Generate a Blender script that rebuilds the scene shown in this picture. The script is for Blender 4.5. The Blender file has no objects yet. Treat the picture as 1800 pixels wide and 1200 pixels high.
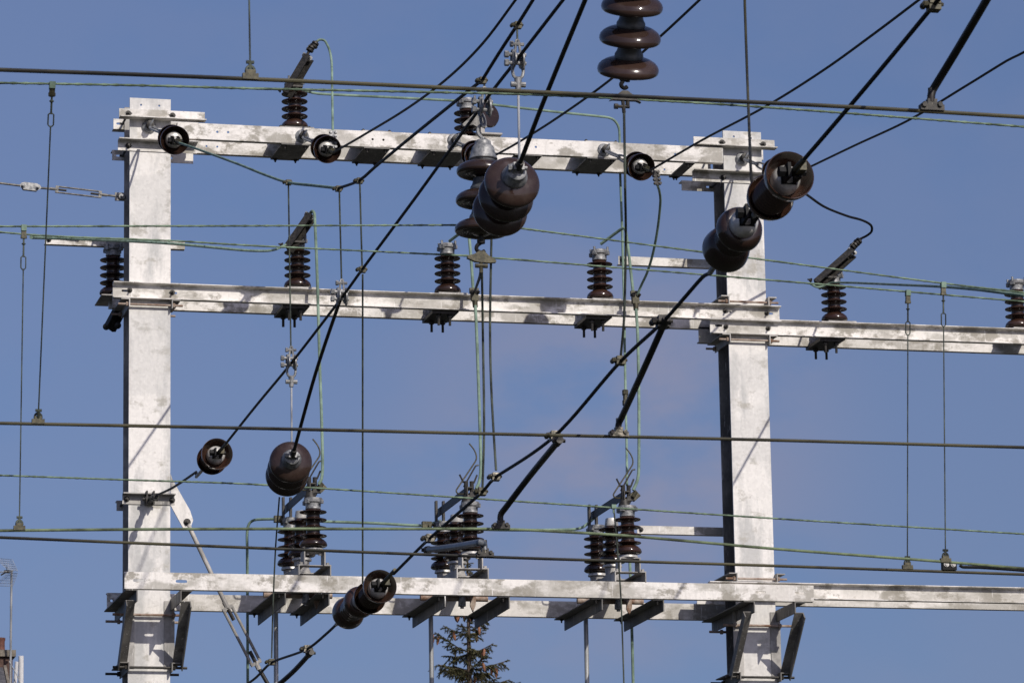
import bpy, math, random
import numpy as np
from mathutils import Vector, Matrix, Quaternion
from mathutils.geometry import delaunay_2d_cdt
R = math.radians
random.seed(7)
scene = bpy.context.scene
col = scene.collection

# ------------------------------------------------------------------ camera
F, YAW, PIT, ROL = 7046.88, 0.241772719, 0.210327192, -0.0169872654
CAM = np.array([-4.09532474, -28.1665798, 1.70])
fw = np.array([math.sin(YAW)*math.cos(PIT), math.cos(YAW)*math.cos(PIT), math.sin(PIT)])
rt = np.array([math.cos(YAW), -math.sin(YAW), 0.0]); up = np.cross(rt, fw)
rt, up = math.cos(ROL)*rt + math.sin(ROL)*up, -math.sin(ROL)*rt + math.cos(ROL)*up
cd = bpy.data.cameras.new('camera'); cam = bpy.data.objects.new('camera', cd); col.objects.link(cam)
cam.matrix_world = Matrix(((rt[0], up[0], -fw[0], CAM[0]), (rt[1], up[1], -fw[1], CAM[1]),
                           (rt[2], up[2], -fw[2], CAM[2]), (0, 0, 0, 1)))
cd.sensor_fit = 'HORIZONTAL'; cd.sensor_width = 36.0; cd.lens = F/1800*36.0
cd.clip_start = 0.5; cd.clip_end = 6000
cd.dof.use_dof = True; cd.dof.focus_distance = 28.0; cd.dof.aperture_fstop = 22.0
scene.camera = cam

# ------------------------------------------------------------------ world, sun, exposure
SUN_AZ, SUN_EL = R(18), R(33)            # azimuth to the right of the beams' normal, on the camera's side
sdir = Vector((math.sin(SUN_AZ)*math.cos(SUN_EL), -math.cos(SUN_AZ)*math.cos(SUN_EL), math.sin(SUN_EL)))
w = bpy.data.worlds.new('World'); scene.world = w; w.use_nodes = True
nt = w.node_tree; bg = nt.nodes['Background']
sky = nt.nodes.new('ShaderNodeTexSky'); sky.sky_type = 'NISHITA'; sky.sun_disc = False
sky.sun_elevation = SUN_EL; sky.sun_rotation = math.atan2(sdir.x, sdir.y)
sky.air_density = 1.0; sky.dust_density = 2.0; sky.ozone_density = 4.5; sky.altitude = 0
bg.inputs[1].default_value = 0.073
tc = nt.nodes.new('ShaderNodeTexCoord'); mp = nt.nodes.new('ShaderNodeMapping')
mp.inputs['Scale'].default_value = (1, 1, .55); mp.inputs['Location'].default_value = (0, 0, .085)   # an even, hazy gradient low in the sky
nt.links.new(tc.outputs['Generated'], mp.inputs[0]); nt.links.new(mp.outputs[0], sky.inputs[0])
tint = nt.nodes.new('ShaderNodeMix'); tint.data_type = 'RGBA'; tint.blend_type = 'MULTIPLY'; tint.inputs[0].default_value = 1
tint.inputs[7].default_value = (1.0, .925, 1.09, 1); nt.links.new(sky.outputs[0], tint.inputs[6])
# a thin veil of cloud low in the sky, right of the frame's centre
def wn(t, **kw):
    n_ = nt.nodes.new(t)
    for k_, v_ in kw.items(): setattr(n_, k_, v_)
    return n_
def wmath(op, a_, b_=None):
    n_ = wn('ShaderNodeMath', operation=op)
    for i_, v_ in enumerate((a_, b_)):
        if v_ is None: continue
        if isinstance(v_, (int, float)): n_.inputs[i_].default_value = v_
        else: nt.links.new(v_, n_.inputs[i_])
    return n_.outputs[0]
cm = wn('ShaderNodeMapping'); cm.inputs['Scale'].default_value = (1, 1, 1.6); nt.links.new(tc.outputs['Generated'], cm.inputs[0])
cn = wn('ShaderNodeTexNoise'); cn.inputs['Scale'].default_value = 16.0; cn.inputs['Detail'].default_value = 6; cn.inputs['Roughness'].default_value = .55; nt.links.new(cm.outputs[0], cn.inputs[0])
cdir = (fw + rt*(1090-900)/F - up*(800-600)/F); cdir = cdir/np.linalg.norm(cdir)
vs = wn('ShaderNodeVectorMath', operation='DISTANCE'); nt.links.new(tc.outputs['Generated'], vs.inputs[0]); vs.inputs[1].default_value = tuple(cdir)
blob = wn('ShaderNodeMapRange', interpolation_type='SMOOTHSTEP'); blob.inputs[1].default_value = .075; blob.inputs[2].default_value = .006; nt.links.new(vs.outputs['Value'], blob.inputs[0])
edge = wn('ShaderNodeMapRange', interpolation_type='SMOOTHSTEP'); edge.inputs[1].default_value = .32; edge.inputs[2].default_value = .58; nt.links.new(cn.outputs[0], edge.inputs[0])
cf = wmath('MULTIPLY', wmath('ADD', wmath('MULTIPLY', blob.outputs[0], .75), .12), wmath('MULTIPLY', edge.outputs[0], .85))
cl_ = wn('ShaderNodeMix', data_type='RGBA'); nt.links.new(cf, cl_.inputs[0]); nt.links.new(tint.outputs[2], cl_.inputs[6]); cl_.inputs[7].default_value = (3.9, 3.85, 5.3, 1)
nt.links.new(cl_.outputs[2], bg.inputs[0])
sl = bpy.data.lights.new('sun', 'SUN'); sl.energy = 3.7; sl.angle = R(0.53); sl.color = (1.0, 0.94, 0.85)
sun = bpy.data.objects.new('sun', sl); col.objects.link(sun); sun.location = (10, -30, 40)
sun.rotation_mode = 'QUATERNION'; sun.rotation_quaternion = sdir.to_track_quat('Z', 'Y')
scene.view_settings.view_transform = 'Standard'; scene.view_settings.look = 'None'
scene.view_settings.exposure = 0.0; scene.view_settings.gamma = 1.0
scene.view_settings.use_curve_mapping = False

# ------------------------------------------------------------------ measuring helpers (photo point + known plane -> place)
def ray(px, py): return fw + rt*(px-900)/F - up*(py-600)/F
def UD(px, py, D): return Vector(CAM + D*ray(px, py))
def UY(px, py, Y):
    d = ray(px, py); return Vector(CAM + d*(Y-CAM[1])/d[1])
def UX(px, py, X):
    d = ray(px, py); return Vector(CAM + d*(X-CAM[0])/d[0])
def YD(D): return UD(900, 600, D).y

# ------------------------------------------------------------------ materials
def new_mat(name):
    m = bpy.data.materials.new(name); m.use_nodes = True
    return m, m.node_tree, m.node_tree.nodes['Principled BSDF']
def N(nt, t, **kw):
    n = nt.nodes.new(t)
    for k, v in kw.items(): setattr(n, k, v)
    return n
def noise(nt, vec, scale, detail=4, rough=0.6, stretch=None):
    if stretch:
        mp = N(nt, 'ShaderNodeMapping'); mp.inputs['Scale'].default_value = stretch
        nt.links.new(vec, mp.inputs['Vector']); vec = mp.outputs[0]
    n = N(nt, 'ShaderNodeTexNoise'); n.inputs['Scale'].default_value = scale
    n.inputs['Detail'].default_value = detail; n.inputs['Roughness'].default_value = rough
    nt.links.new(vec, n.inputs['Vector']); return n.outputs['Fac']
def ramp(nt, fac, a, b, ca=(0, 0, 0, 1), cb=(1, 1, 1, 1)):
    r = N(nt, 'ShaderNodeValToRGB'); e = r.color_ramp.elements
    e[0].position = a; e[1].position = b; e[0].color = ca; e[1].color = cb
    nt.links.new(fac, r.inputs[0]); return r.outputs[0]
def mix(nt, fac, a, b, mode='MIX'):
    n = N(nt, 'ShaderNodeMix', data_type='RGBA', blend_type=mode)
    for sock, v in ((n.inputs[0], fac), (n.inputs[6], a), (n.inputs[7], b)):
        if isinstance(v, (int, float)): sock.default_value = v
        elif isinstance(v, tuple): sock.default_value = v
        else: nt.links.new(v, sock)
    return n.outputs[2]
def c4(r, g, b): return (r, g, b, 1.0)
def bump(nt, b, h, strength, dist):
    n = N(nt, 'ShaderNodeBump'); n.inputs['Strength'].default_value = strength; n.inputs['Distance'].default_value = dist
    nt.links.new(h, n.inputs['Height']); nt.links.new(n.outputs[0], b.inputs['Normal'])

def steel(name, base, grey, dirt, pa, pb, stretch, dirt_a=.56, dirt_b=.66, zone=(.9, .9, .9)):
    m, nt, b = new_mat(name)
    pos = N(nt, 'ShaderNodeNewGeometry').outputs['Position']
    patch = ramp(nt, noise(nt, pos, 3.0, 7, .62, stretch), pa, pb)
    c = mix(nt, patch, grey, base)
    dt = ramp(nt, noise(nt, pos, 4.3, 8, .68, (1.1, 1.1, 1.6)), dirt_a, dirt_b)
    dtf = N(nt, 'ShaderNodeMath', operation='MULTIPLY'); dtf.inputs[1].default_value = .85
    nt.links.new(dt, dtf.inputs[0]); c = mix(nt, dtf.outputs[0], c, dirt)
    zn = ramp(nt, noise(nt, pos, 1.0, 3, .45, zone), .52, .545)                # coats of different age, with a hard edge
    zf = N(nt, 'ShaderNodeMath', operation='MULTIPLY'); zf.inputs[1].default_value = .42
    nt.links.new(zn, zf.inputs[0]); c = mix(nt, zf.outputs[0], c, grey)
    rs = ramp(nt, noise(nt, pos, 6, 7, .72, (3.2, 3.2, .8)), .66, .78)
    rf = N(nt, 'ShaderNodeMath', operation='MULTIPLY'); rf.inputs[1].default_value = .55
    nt.links.new(rs, rf.inputs[0]); c = mix(nt, rf.outputs[0], c, c4(.22, .155, .10))
    st = ramp(nt, noise(nt, pos, 9, 5, .7, (6, 6, .55)), .56, .68)          # vertical runs in the paint
    sf = N(nt, 'ShaderNodeMath', operation='MULTIPLY'); sf.inputs[1].default_value = .30
    nt.links.new(st, sf.inputs[0]); c = mix(nt, sf.outputs[0], c, c4(.40, .385, .355))
    wt = ramp(nt, noise(nt, pos, 13, 5, .7, (5, 5, .45)), .62, .68)         # white drips
    c = mix(nt, wt, c, c4(.72, .70, .67))
    vo = N(nt, 'ShaderNodeTexVoronoi'); vo.inputs['Scale'].default_value = 55; nt.links.new(pos, vo.inputs['Vector'])   # zinc spangle
    bw = N(nt, 'ShaderNodeRGBToBW'); nt.links.new(vo.outputs['Color'], bw.inputs[0])
    c = mix(nt, .55, c, ramp(nt, bw.outputs[0], .2, .8, c4(.88, .88, .88), c4(1.06, 1.06, 1.06)), 'MULTIPLY')
    sp = ramp(nt, noise(nt, pos, 70, 3, .6), .70, .745)                     # specks of bare metal
    spf = N(nt, 'ShaderNodeMath', operation='MULTIPLY'); spf.inputs[1].default_value = .7
    nt.links.new(sp, spf.inputs[0]); c = mix(nt, spf.outputs[0], c, c4(.13, .12, .11))
    nt.links.new(c, b.inputs['Base Color']); b.inputs['Roughness'].default_value = .62
    bump(nt, b, noise(nt, pos, 28, 6, .7), .25, .004)
    return m
M = {}
M['post'] = steel('weathered_white_paint', c4(.71, .685, .65), c4(.47, .465, .45), c4(.36, .34, .295), .41, .52, (1.5, 1.5, .40), .545, .63, (.35, .35, 1.1))
M['beam'] = steel('patched_white_paint', c4(.73, .70, .66), c4(.43, .41, .37), c4(.23, .21, .17), .43, .52, (.8, .8, 1.9), .50, .575, (1.2, 1.2, .5))
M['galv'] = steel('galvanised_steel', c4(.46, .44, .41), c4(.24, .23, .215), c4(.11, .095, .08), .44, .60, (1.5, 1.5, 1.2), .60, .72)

M['galv_shaded'] = steel('shade_darkened_steel', c4(.19, .18, .165), c4(.10, .095, .088), c4(.05, .042, .035), .44, .60, (1.5, 1.5, 1.2), .60, .72)  # galvanised steel darkened, shade of bracket undersides and right post put into colour

def simple(name, a, b_, scale, rough, metal=0.0, spec=.5, stretch=None, lo=.4, hi=.62, bmp=0):
    m, nt, b = new_mat(name)
    pos = N(nt, 'ShaderNodeNewGeometry').outputs['Position']
    f = noise(nt, pos, scale, 5, .65, stretch)
    nt.links.new(mix(nt, ramp(nt, f, lo, hi), a, b_), b.inputs['Base Color'])
    b.inputs['Roughness'].default_value = rough; b.inputs['Metallic'].default_value = metal
    b.inputs['Specular IOR Level'].default_value = spec
    if bmp: bump(nt, b, f, bmp, .003)
    return m
M['cast'] = simple('cast_fitting_grey', c4(.13, .135, .14), c4(.33, .33, .325), 40, .50, .35, bmp=.3)
M['bright_cap'] = simple('pale_cement_cap', c4(.36, .35, .33), c4(.62, .60, .57), 14, .42, .25, bmp=.2)
M['dark'] = simple('dark_oxidised_metal', c4(.016, .015, .014), c4(.044, .039, .033), 45, .55, .3, bmp=.3)
M['bronze'] = simple('tarnished_bronze', c4(.028, .026, .014), c4(.085, .075, .042), 50, .55, .3, bmp=.3)
M['green'] = simple('verdigris_copper', c4(.085, .125, .095), c4(.225, .315, .245), 7, .75, 0, .2, lo=.30, hi=.62)
M['strand'] = simple('verdigris_strand', c4(.06, .085, .055), c4(.20, .275, .19), 11, .75, 0, .2, lo=.36, hi=.62)
M['oldgreen'] = simple('mossy_green_wire', c4(.045, .055, .032), c4(.17, .22, .125), 6, .7, .1, .3, lo=.36, hi=.6)
M['contact'] = simple('olive_contact_wire', c4(.012, .012, .011), c4(.070, .064, .036), 1.6, .6, .2, .3, stretch=(.6, 1, 1), lo=.40, hi=.56)
M['black'] = simple('black_steel_wire', c4(.0055, .0055, .0065), c4(.009, .009, .010), 30, .6, 0, .18)
M['thin'] = simple('dull_green_dropper_wire', c4(.022, .026, .022), c4(.085, .10, .078), 9, .6, .2, .3)
M['tube'] = simple('dark_brown_tube', c4(.011, .010, .009), c4(.024, .020, .018), 20, .5, .1, .3)
M['conduit'] = simple('zinc_pipe', c4(.30, .31, .32), c4(.50, .50, .49), 7, .42, .45, stretch=(1, 1, .4))
M['worn'] = simple('worn_grey_steel', c4(.07, .068, .064), c4(.22, .215, .20), 22, .55, .3, bmp=.2)
M['clamp'] = simple('greased_clamp_metal', c4(.030, .028, .020), c4(.26, .235, .19), 55, .42, .5, lo=.45, hi=.68, bmp=.4)
M['rust'] = simple('rusted_rod', c4(.16, .085, .05), c4(.36, .30, .25), 14, .7, .1)

def porcelain(name, base, dust):
    m, nt, b = new_mat(name)
    pos = N(nt, 'ShaderNodeNewGeometry').outputs['Position']
    f = ramp(nt, noise(nt, pos, 14, 6, .65), .50, .78)
    ff = N(nt, 'ShaderNodeMath', operation='MULTIPLY'); ff.inputs[1].default_value = .55
    nt.links.new(f, ff.inputs[0])
    nt.links.new(mix(nt, ff.outputs[0], base, dust), b.inputs['Base Color'])
    oi = N(nt, 'ShaderNodeObjectInfo'); src = b.inputs['Base Color'].links[0].from_socket
    nt.links.new(mix(nt, 1.0, src, ramp(nt, oi.outputs['Random'], 0, 1, c4(.72, .74, .76), c4(1.25, 1.15, 1.1)), 'MULTIPLY'), b.inputs['Base Color'])
    rr = ramp(nt, noise(nt, pos, 18, 4, .6), .35, .7, c4(.08, .08, .08), c4(.30, .30, .30))
    nt.links.new(rr, b.inputs['Roughness'])
    b.inputs['Specular IOR Level'].default_value = .5
    return m
M['porc'] = porcelain('brown_glaze', c4(.030, .0155, .011), c4(.066, .045, .035))
M['disc'] = porcelain('dark_brown_glaze', c4(.033, .0205, .0165), c4(.070, .053, .044))

# ------------------------------------------------------------------ mesh helpers
class MB:
    def __init__(s): s.v, s.f = [], []
    def add(s, vs, fs):
        o = len(s.v); s.v += [Vector(p) for p in vs]; s.f += [tuple(i+o for i in f) for f in fs]; return s
    def box(s, a, b):
        x0, x1 = sorted((a[0], b[0])); y0, y1 = sorted((a[1], b[1])); z0, z1 = sorted((a[2], b[2]))
        return s.add([(x0, y0, z0), (x1, y0, z0), (x1, y1, z0), (x0, y1, z0), (x0, y0, z1), (x1, y0, z1), (x1, y1, z1), (x0, y1, z1)],
                     [(3, 2, 1, 0), (4, 5, 6, 7), (0, 1, 5, 4), (1, 2, 6, 5), (2, 3, 7, 6), (3, 0, 4, 7)])
    def obox(s, c, ax, ay, az):
        c, ax, ay, az = map(Vector, (c, ax, ay, az)); P = []
        for k in (-1, 1):
            for i, j in ((-1, -1), (1, -1), (1, 1), (-1, 1)): P.append(c + ax*i + ay*j + az*k)
        return s.add(P, [(3, 2, 1, 0), (4, 5, 6, 7), (0, 1, 5, 4), (1, 2, 6, 5), (2, 3, 7, 6), (3, 0, 4, 7)])
    def cyl(s, a, b, r, r2=None, n=12):
        a, b = Vector(a), Vector(b); r2 = r if r2 is None else r2
        d = (b-a).normalized(); x = d.orthogonal().normalized(); y = d.cross(x)
        P = []
        for c, q in ((a, r), (b, r2)):
            for i in range(n):
                t = 2*math.pi*i/n; P.append(c + (x*math.cos(t)+y*math.sin(t))*q)
        return s.add(P, [(i, (i+1) % n, n+(i+1) % n, n+i) for i in range(n)] + [tuple(range(n-1, -1, -1)), tuple(range(n, 2*n))])
    def tube(s, pts, r, n=8, lobes=0, pitch=.15, amp=.3, closed=False):
        pts = [Vector(p) for p in pts]; k = len(pts); P = []; x = None; L = 0
        for i, p in enumerate(pts):
            if closed: d = pts[(i+1) % k]-pts[i-1]
            else: d = pts[min(i+1, k-1)]-pts[max(i-1, 0)]
            d.normalize()
            x = d.orthogonal().normalized() if x is None else (x - d*x.dot(d)).normalized()
            y = d.cross(x)
            if i: L += (p-pts[i-1]).length
            for j in range(n):
                t = 2*math.pi*j/n; q = r
                if lobes:
                    q = r*(1-amp+amp*abs(math.cos(lobes*t/2))); t += L/pitch*2*math.pi
                P.append(p + (x*math.cos(t)+y*math.sin(t))*q)
        fs = []
        for i in range(k if closed else k-1):
            a, b = i*n, ((i+1) % k)*n
            fs += [(a+j, a+(j+1) % n, b+(j+1) % n, b+j) for j in range(n)]
        if not closed: fs += [tuple(range(n-1, -1, -1)), tuple(range((k-1)*n, k*n))]
        return s.add(P, fs)
    def lathe(s, prof, n=28, mat=None):
        P = []; k = len(prof)
        for r, z in prof:
            for j in range(n):
                t = 2*math.pi*j/n; p = Vector((r*math.cos(t), r*math.sin(t), z)); P.append(mat @ p if mat else p)
        fs = []
        for i in range(k-1):
            a, b = i*n, (i+1)*n
            fs += [(a+j, a+(j+1) % n, b+(j+1) % n, b+j) for j in range(n)]
        fs += [tuple(range(n-1, -1, -1)), tuple(range((k-1)*n, k*n))]
        return s.add(P, fs)
    def prism(s, poly, d):                              # poly: 3-d points, d: extrusion vector
        poly = [Vector(p) for p in poly]; d = Vector(d); n = len(poly)
        return s.add(poly + [p+d for p in poly], [tuple(range(n-1, -1, -1)), tuple(range(n, 2*n))] + [(i, (i+1) % n, n+(i+1) % n, n+i) for i in range(n)])
    def plate(s, x0, x1, z0, z1, y0, y1, holes=()):     # upright plate in XZ with round or slotted holes (cx, cz, r, half slot)
        V = [Vector((x0, z0)), Vector((x1, z0)), Vector((x1, z1)), Vector((x0, z1))]
        Eg = [(0, 1), (1, 2), (2, 3), (3, 0)]; H = []
        for (cx, cz, r, hs) in holes:
            lp = []
            for i in range(12):
                t = 2*math.pi*i/12; c = math.cos(t)
                lp.append(Vector((cx + r*c + (hs if c > 1e-6 else -hs if c < -1e-6 else 0), cz + r*math.sin(t))))
            o = len(V); V += lp; Eg += [(o+i, o+(i+1) % 12) for i in range(12)]; H.append((cx, cz, r, hs))
        res = delaunay_2d_cdt(V, Eg, [], 0, 1e-6); vs, fs = res[0], res[2]; keep = []
        for f in fs:
            c = sum((vs[i] for i in f), Vector((0, 0)))/len(f); inside = False
            for (cx, cz, r, hs) in H:
                if (max(abs(c.x-cx)-hs, 0))**2 + (c.y-cz)**2 < (r*.985)**2: inside = True
            if not inside: keep.append(tuple(f))
        n = len(vs); P = [(v.x, y0, v.y) for v in vs] + [(v.x, y1, v.y) for v in vs]
        F2 = [f for f in keep] + [tuple(n+i for i in reversed(f)) for f in keep]
        cnt = {}
        for f in keep:
            for i in range(len(f)): cnt[(f[i], f[(i+1) % len(f)])] = 1
        for (a, b) in list(cnt):
            if (b, a) not in cnt: F2.append((b, a, a+n, b+n))
        return s.add(P, F2)
    def bolt(s, p, d, r=.012, head=.012, shank=.02, n=6):
        p, d = Vector(p), Vector(d).normalized()
        s.cyl(p, p+d*.003, r*1.5, n=14); s.cyl(p+d*.003, p+d*(.003+head), r, n=n)
        if shank: s.cyl(p+d*(.003+head), p+d*(.003+head+shank), r*.55, n=8)
        return s
    def build(s, name, mat, parent=None, local=False, sharp=38, label=None):
        me = bpy.data.meshes.new(name)
        o = bpy.data.objects.new(name, me); col.objects.link(o)
        off = Vector((0, 0, 0))
        if parent is not None:
            o.parent = parent
            if not local: off = ORG[parent]
            ORG[o] = off
        else:
            lo = [min(v[i] for v in s.v) for i in range(3)]; hi = [max(v[i] for v in s.v) for i in range(3)]
            off = Vector(((lo[0]+hi[0])/2, (lo[1]+hi[1])/2, lo[2])); o.location = off; ORG[o] = off
        me.from_pydata([v-off for v in s.v], [], s.f)
        me.polygons.foreach_set('use_smooth', [True]*len(me.polygons))
        me.materials.append(M[mat] if isinstance(mat, str) else mat); me.update()
        if sharp: me.set_sharp_from_angle(angle=R(sharp))
        if label: o['label'] = label
        return o
ORG = {}
def tag(o, label, cat, group=None, kind=None):
    o['label'] = label; o['category'] = cat
    if group: o['group'] = group
    if kind: o['kind'] = kind
    return o
def thing(name, label, cat, loc=(0, 0, 0), group=None):
    o = bpy.data.objects.new(name, None); col.objects.link(o); o.location = loc; o.empty_display_size = .1
    ORG[o] = Vector(loc); return tag(o, label, cat, group)
def dup(root, loc, label=None, quat=None):
    r = root.copy(); col.objects.link(r); r.location = loc; ORG[r] = Vector(loc)
    if label: r['label'] = label
    if quat is not None: r.rotation_mode = 'QUATERNION'; r.rotation_quaternion = quat
    def rec(src, dst):
        for ch in list(src.children):
            c = ch.copy(); col.objects.link(c); c.parent = dst; rec(ch, c)
    kids = list(root.children)
    rec(root, r); return r
def spline(P, per=.12):
    P = [Vector(p) for p in P]
    if len(P) < 3:
        n = max(2, int((P[1]-P[0]).length/per)+1); return [P[0].lerp(P[1], i/(n-1)) for i in range(n)]
    Q = [P[0]*2-P[1]] + P + [P[-1]*2-P[-2]]; out = []
    for i in range(1, len(Q)-2):
        a, b, c, d = Q[i-1], Q[i], Q[i+1], Q[i+2]
        # centripetal-style: limit tangents by segment length
        L = (c-b).length; m1 = (c-a); m2 = (d-b)
        m1 = m1.normalized()*min(L, (b-a).length*1.5+1e-6)*1.0 if m1.length > 1e-9 else m1
        m2 = m2.normalized()*min(L, (d-c).length*1.5+1e-6)*1.0 if m2.length > 1e-9 else m2
        n = max(3, int(L/per))
        for k in range(n):
            t = k/n; h00 = 2*t**3-3*t*t+1; h10 = t**3-2*t*t+t; h01 = -2*t**3+3*t*t; h11 = t**3-t*t
            out.append(b*h00 + m1*h10 + c*h01 + m2*h11)
    out.append(P[-1]); return out
def ypath(px, Y): return [UY(p[0], p[1], p[2] if len(p) > 2 else Y) for p in px]
def xpath(px, X): return [UX(p[0], p[1], X) for p in px]

# ------------------------------------------------------------------ key dimensions
W, D, XR = .302, .284, 4.525           # post width and depth, left edge of the right post
ZT, ZM, ZB = 9.435, 8.226, 6.043       # top edges of the three front beams
YF = -.47                              # front face of the lower platform
H = .12

# ------------------------------------------------------------------ ground (out of frame below, lights the undersides)
m, nt, b = new_mat('ground_gravel')
pos = N(nt, 'ShaderNodeNewGeometry').outputs['Position']
g1 = ramp(nt, noise(nt, pos, .05, 6, .6), .42, .58)
c = mix(nt, g1, c4(.050, .046, .040), c4(.030, .042, .018))
c = mix(nt, ramp(nt, noise(nt, pos, 9, 6, .7), .3, .7), c4(.022, .021, .019), c)
nt.links.new(c, b.inputs['Base Color']); b.inputs['Roughness'].default_value = .9; M['ground'] = m
g = MB(); n = 64; g.v = [Vector((0, 0, 0))] + [Vector((4000*math.cos(2*math.pi*i/n), 4000*math.sin(2*math.pi*i/n), 0)) for i in range(n)]
g.f = [(0, 1+i, 1+(i+1) % n) for i in range(n)]
o = g.build('ground', 'ground', sharp=0); o['kind'] = 'structure'

# ------------------------------------------------------------------ posts
def hbeam(t, x0, z0, z1, holes, inner):  # inner: darker steel on web and rear flange, standing in for shade
    th = .016
    mb = MB(); mb.plate(x0, x0+W, z0, z1, 0, th, holes); mb.build('front_flange', 'post', t)
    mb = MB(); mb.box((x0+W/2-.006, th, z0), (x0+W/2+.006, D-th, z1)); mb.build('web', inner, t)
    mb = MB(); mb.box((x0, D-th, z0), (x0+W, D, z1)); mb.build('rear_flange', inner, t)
def px_hole(px, py, Y, r, hs=0):
    p = UY(px, py, Y); return (p.x, p.z, r, hs)
pt_l = UY(264, 173.5, 0).z; pt_r = UY(1300, 231, 0).z
t = thing('steel_post', 'tall white H-section steel post with a stay rod on each side, at the left', 'post', (W/2, D/2, 0))
hbeam(t, 0, 0, pt_l, [px_hole(248, 184.5, 0, .008), px_hole(280, 186, 0, .008)], 'galv')
mb = MB(); mb.box((-.15, -.15, 0), (W+.15, D+.15, .03)); mb.build('base_plate', 'galv', t)
# gusset plate for the diagonal stay
gp = [UY(*p, .12) for p in ((299, 833), (303, 842), (334, 897), (339.5, 914), (335, 926), (322, 928), (299, 888))]
mb = MB(); mb.prism([(p.x+(.004 if i in (0, 6) else 0), .115, p.z) for i, p in enumerate(gp)], (0, .014, 0)); mb.build('gusset_plate', 'post', t)
q = UY(329, 917, .11); mb = MB(); mb.bolt((q.x, .115, q.z), (0, -1, 0), .018, .016, .014); mb.build('bolt', 'dark', t)
# ear for the horizontal stay
q = UY(214, 346, .14); mb = MB(); mb.box((q.x-.05, .135, q.z-.03), (-.0005, .149, q.z+.03)); mb.build('stay_lug', 'galv', t)

t = thing('steel_post', 'right-hand white H-section post from which two beams run out to the right', 'post', (XR+W/2, D/2, 0))
hbeam(t, XR, 0, pt_r, [px_hole(1290, 240, 0, .008), px_hole(1320, 243, 0, .008)], 'galv_shaded')
mb = MB(); mb.box((XR-.15, -.15, 0), (XR+W+.15, D+.15, .03)); mb.build('base_plate', 'galv', t)

# ------------------------------------------------------------------ beams
def flat_channel(mb, x0, x1, zt, yf, holes=(), h=H, fl=.055):
    mb.plate(x0, x1, zt-h, zt, yf, yf+.007, holes)
    mb.box((x0, yf+.007, zt-.009), (x1, yf+fl, zt)); mb.box((x0, yf+.007, zt-h), (x1, yf+fl, zt-h+.009))
def open_channel(mb, x0, x1, zt, yf, holes=(), h=H, fl=.055):
    mb.plate(x0, x1, zt-h, zt, yf+fl-.007, yf+fl, holes)
    for z, s in ((zt, -1), (zt-h, 1)):                                  # tapered flanges, thicker at the root
        P = [(x0, yf, z), (x0, yf+fl-.007, z), (x0, yf+fl-.007, z+s*.013), (x0, yf+.012, z+s*.009), (x0, yf, z+s*.006)]
        mb.prism(P if s > 0 else P[::-1], (x1-x0, 0, 0))
def lettering(txt, x, y, z, size, parent):
    cu = bpy.data.curves.new('lettering', 'FONT'); cu.body = txt; cu.size = size; cu.extrude = .0012; cu.space_character = 1.25
    ob = bpy.data.objects.new('lettering', cu); col.objects.link(ob)
    bpy.context.view_layer.update()
    me = bpy.data.meshes.new_from_object(ob.evaluated_get(bpy.context.evaluated_depsgraph_get()))
    bpy.data.objects.remove(ob)
    o = bpy.data.objects.new('embossed_lettering', me); col.objects.link(o); o.parent = parent
    o.location = Vector((x, y, z)) - ORG[parent]; o.rotation_euler = (R(90), 0, 0); me.materials.clear(); me.materials.append(M['beam']); ORG[o] = Vector((0, 0, 0))
def bolts(parent, lst, r=.013, mat='dark'):
    for (px, py, Y) in lst:
        p = UY(px, py, Y); mb = MB(); mb.bolt(p, (0, -1, 0), r, .014, .03)
        mb.cyl(p+Vector((0, .0, 0)), p+Vector((0, .02, 0)), r*.55, n=8); mb.build('bolt', mat, parent)

# top crossbeam
xa, xb = UY(312, 230, -.06).x, UY(1271, 270, -.06).x
t = thing('crossbeam', 'top crossbeam of two patchy white channels joined by flat plates underneath', 'beam', ((xa+xb)/2, .1, ZT-H))
hl = [px_hole(x, y, -.06, .009) for x, y in ((382, 232), (401, 232.5), (655, 245), (674, 246), (942, 258.5), (1187, 271), (923, 257.5))]
mb = MB(); flat_channel(mb, xa, xb, ZT, -.06, hl); mb.build('front_channel', 'beam', t)
mb = MB(); flat_channel(mb, xa-.02, xb+.02, ZT, .34, [px_hole(x, y, .34, .008) for x, y in ((363, 257), (382, 258), (1147, 297), (1168, 298), (1236, 298))]); mb.build('rear_channel', 'beam', t)
for a, b_ in ((495, 545), (640, 686), (757, 820), (905, 953), (1032, 1084), (1204, 1222)):
    x0, x1 = UY(a, 255, -.06).x, UY(b_, 257, -.06).x
    mb = MB(); mb.box((x0, -.058, ZT-H-.0105), (x1, .40, ZT-H-.0005))
    tp = mb.build('tie_plate', 'galv_shaded', t)
    for xx in (x0+.03, x1-.03):
        for yy in (-.03, .365): mb = MB(); mb.bolt((xx, yy, ZT-H-.0106), (0, 0, -1), .012, .011, .012); mb.build('bolt', 'dark', tp)
    if a in (495, 757, 1032, 640):
        mb = MB(); mb.box((x0-.01, -.057, ZT+.0005), (x1+.01, .395, ZT+.007)); cp = mb.build('cover_plate', 'galv', t)
        for xx in (x0+.0, x1-.0): mb = MB(); mb.bolt((xx, -.035, ZT+.0072), (0, 0, 1), .011, .007, .004); mb.build('bolt', 'dark', cp)

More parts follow.
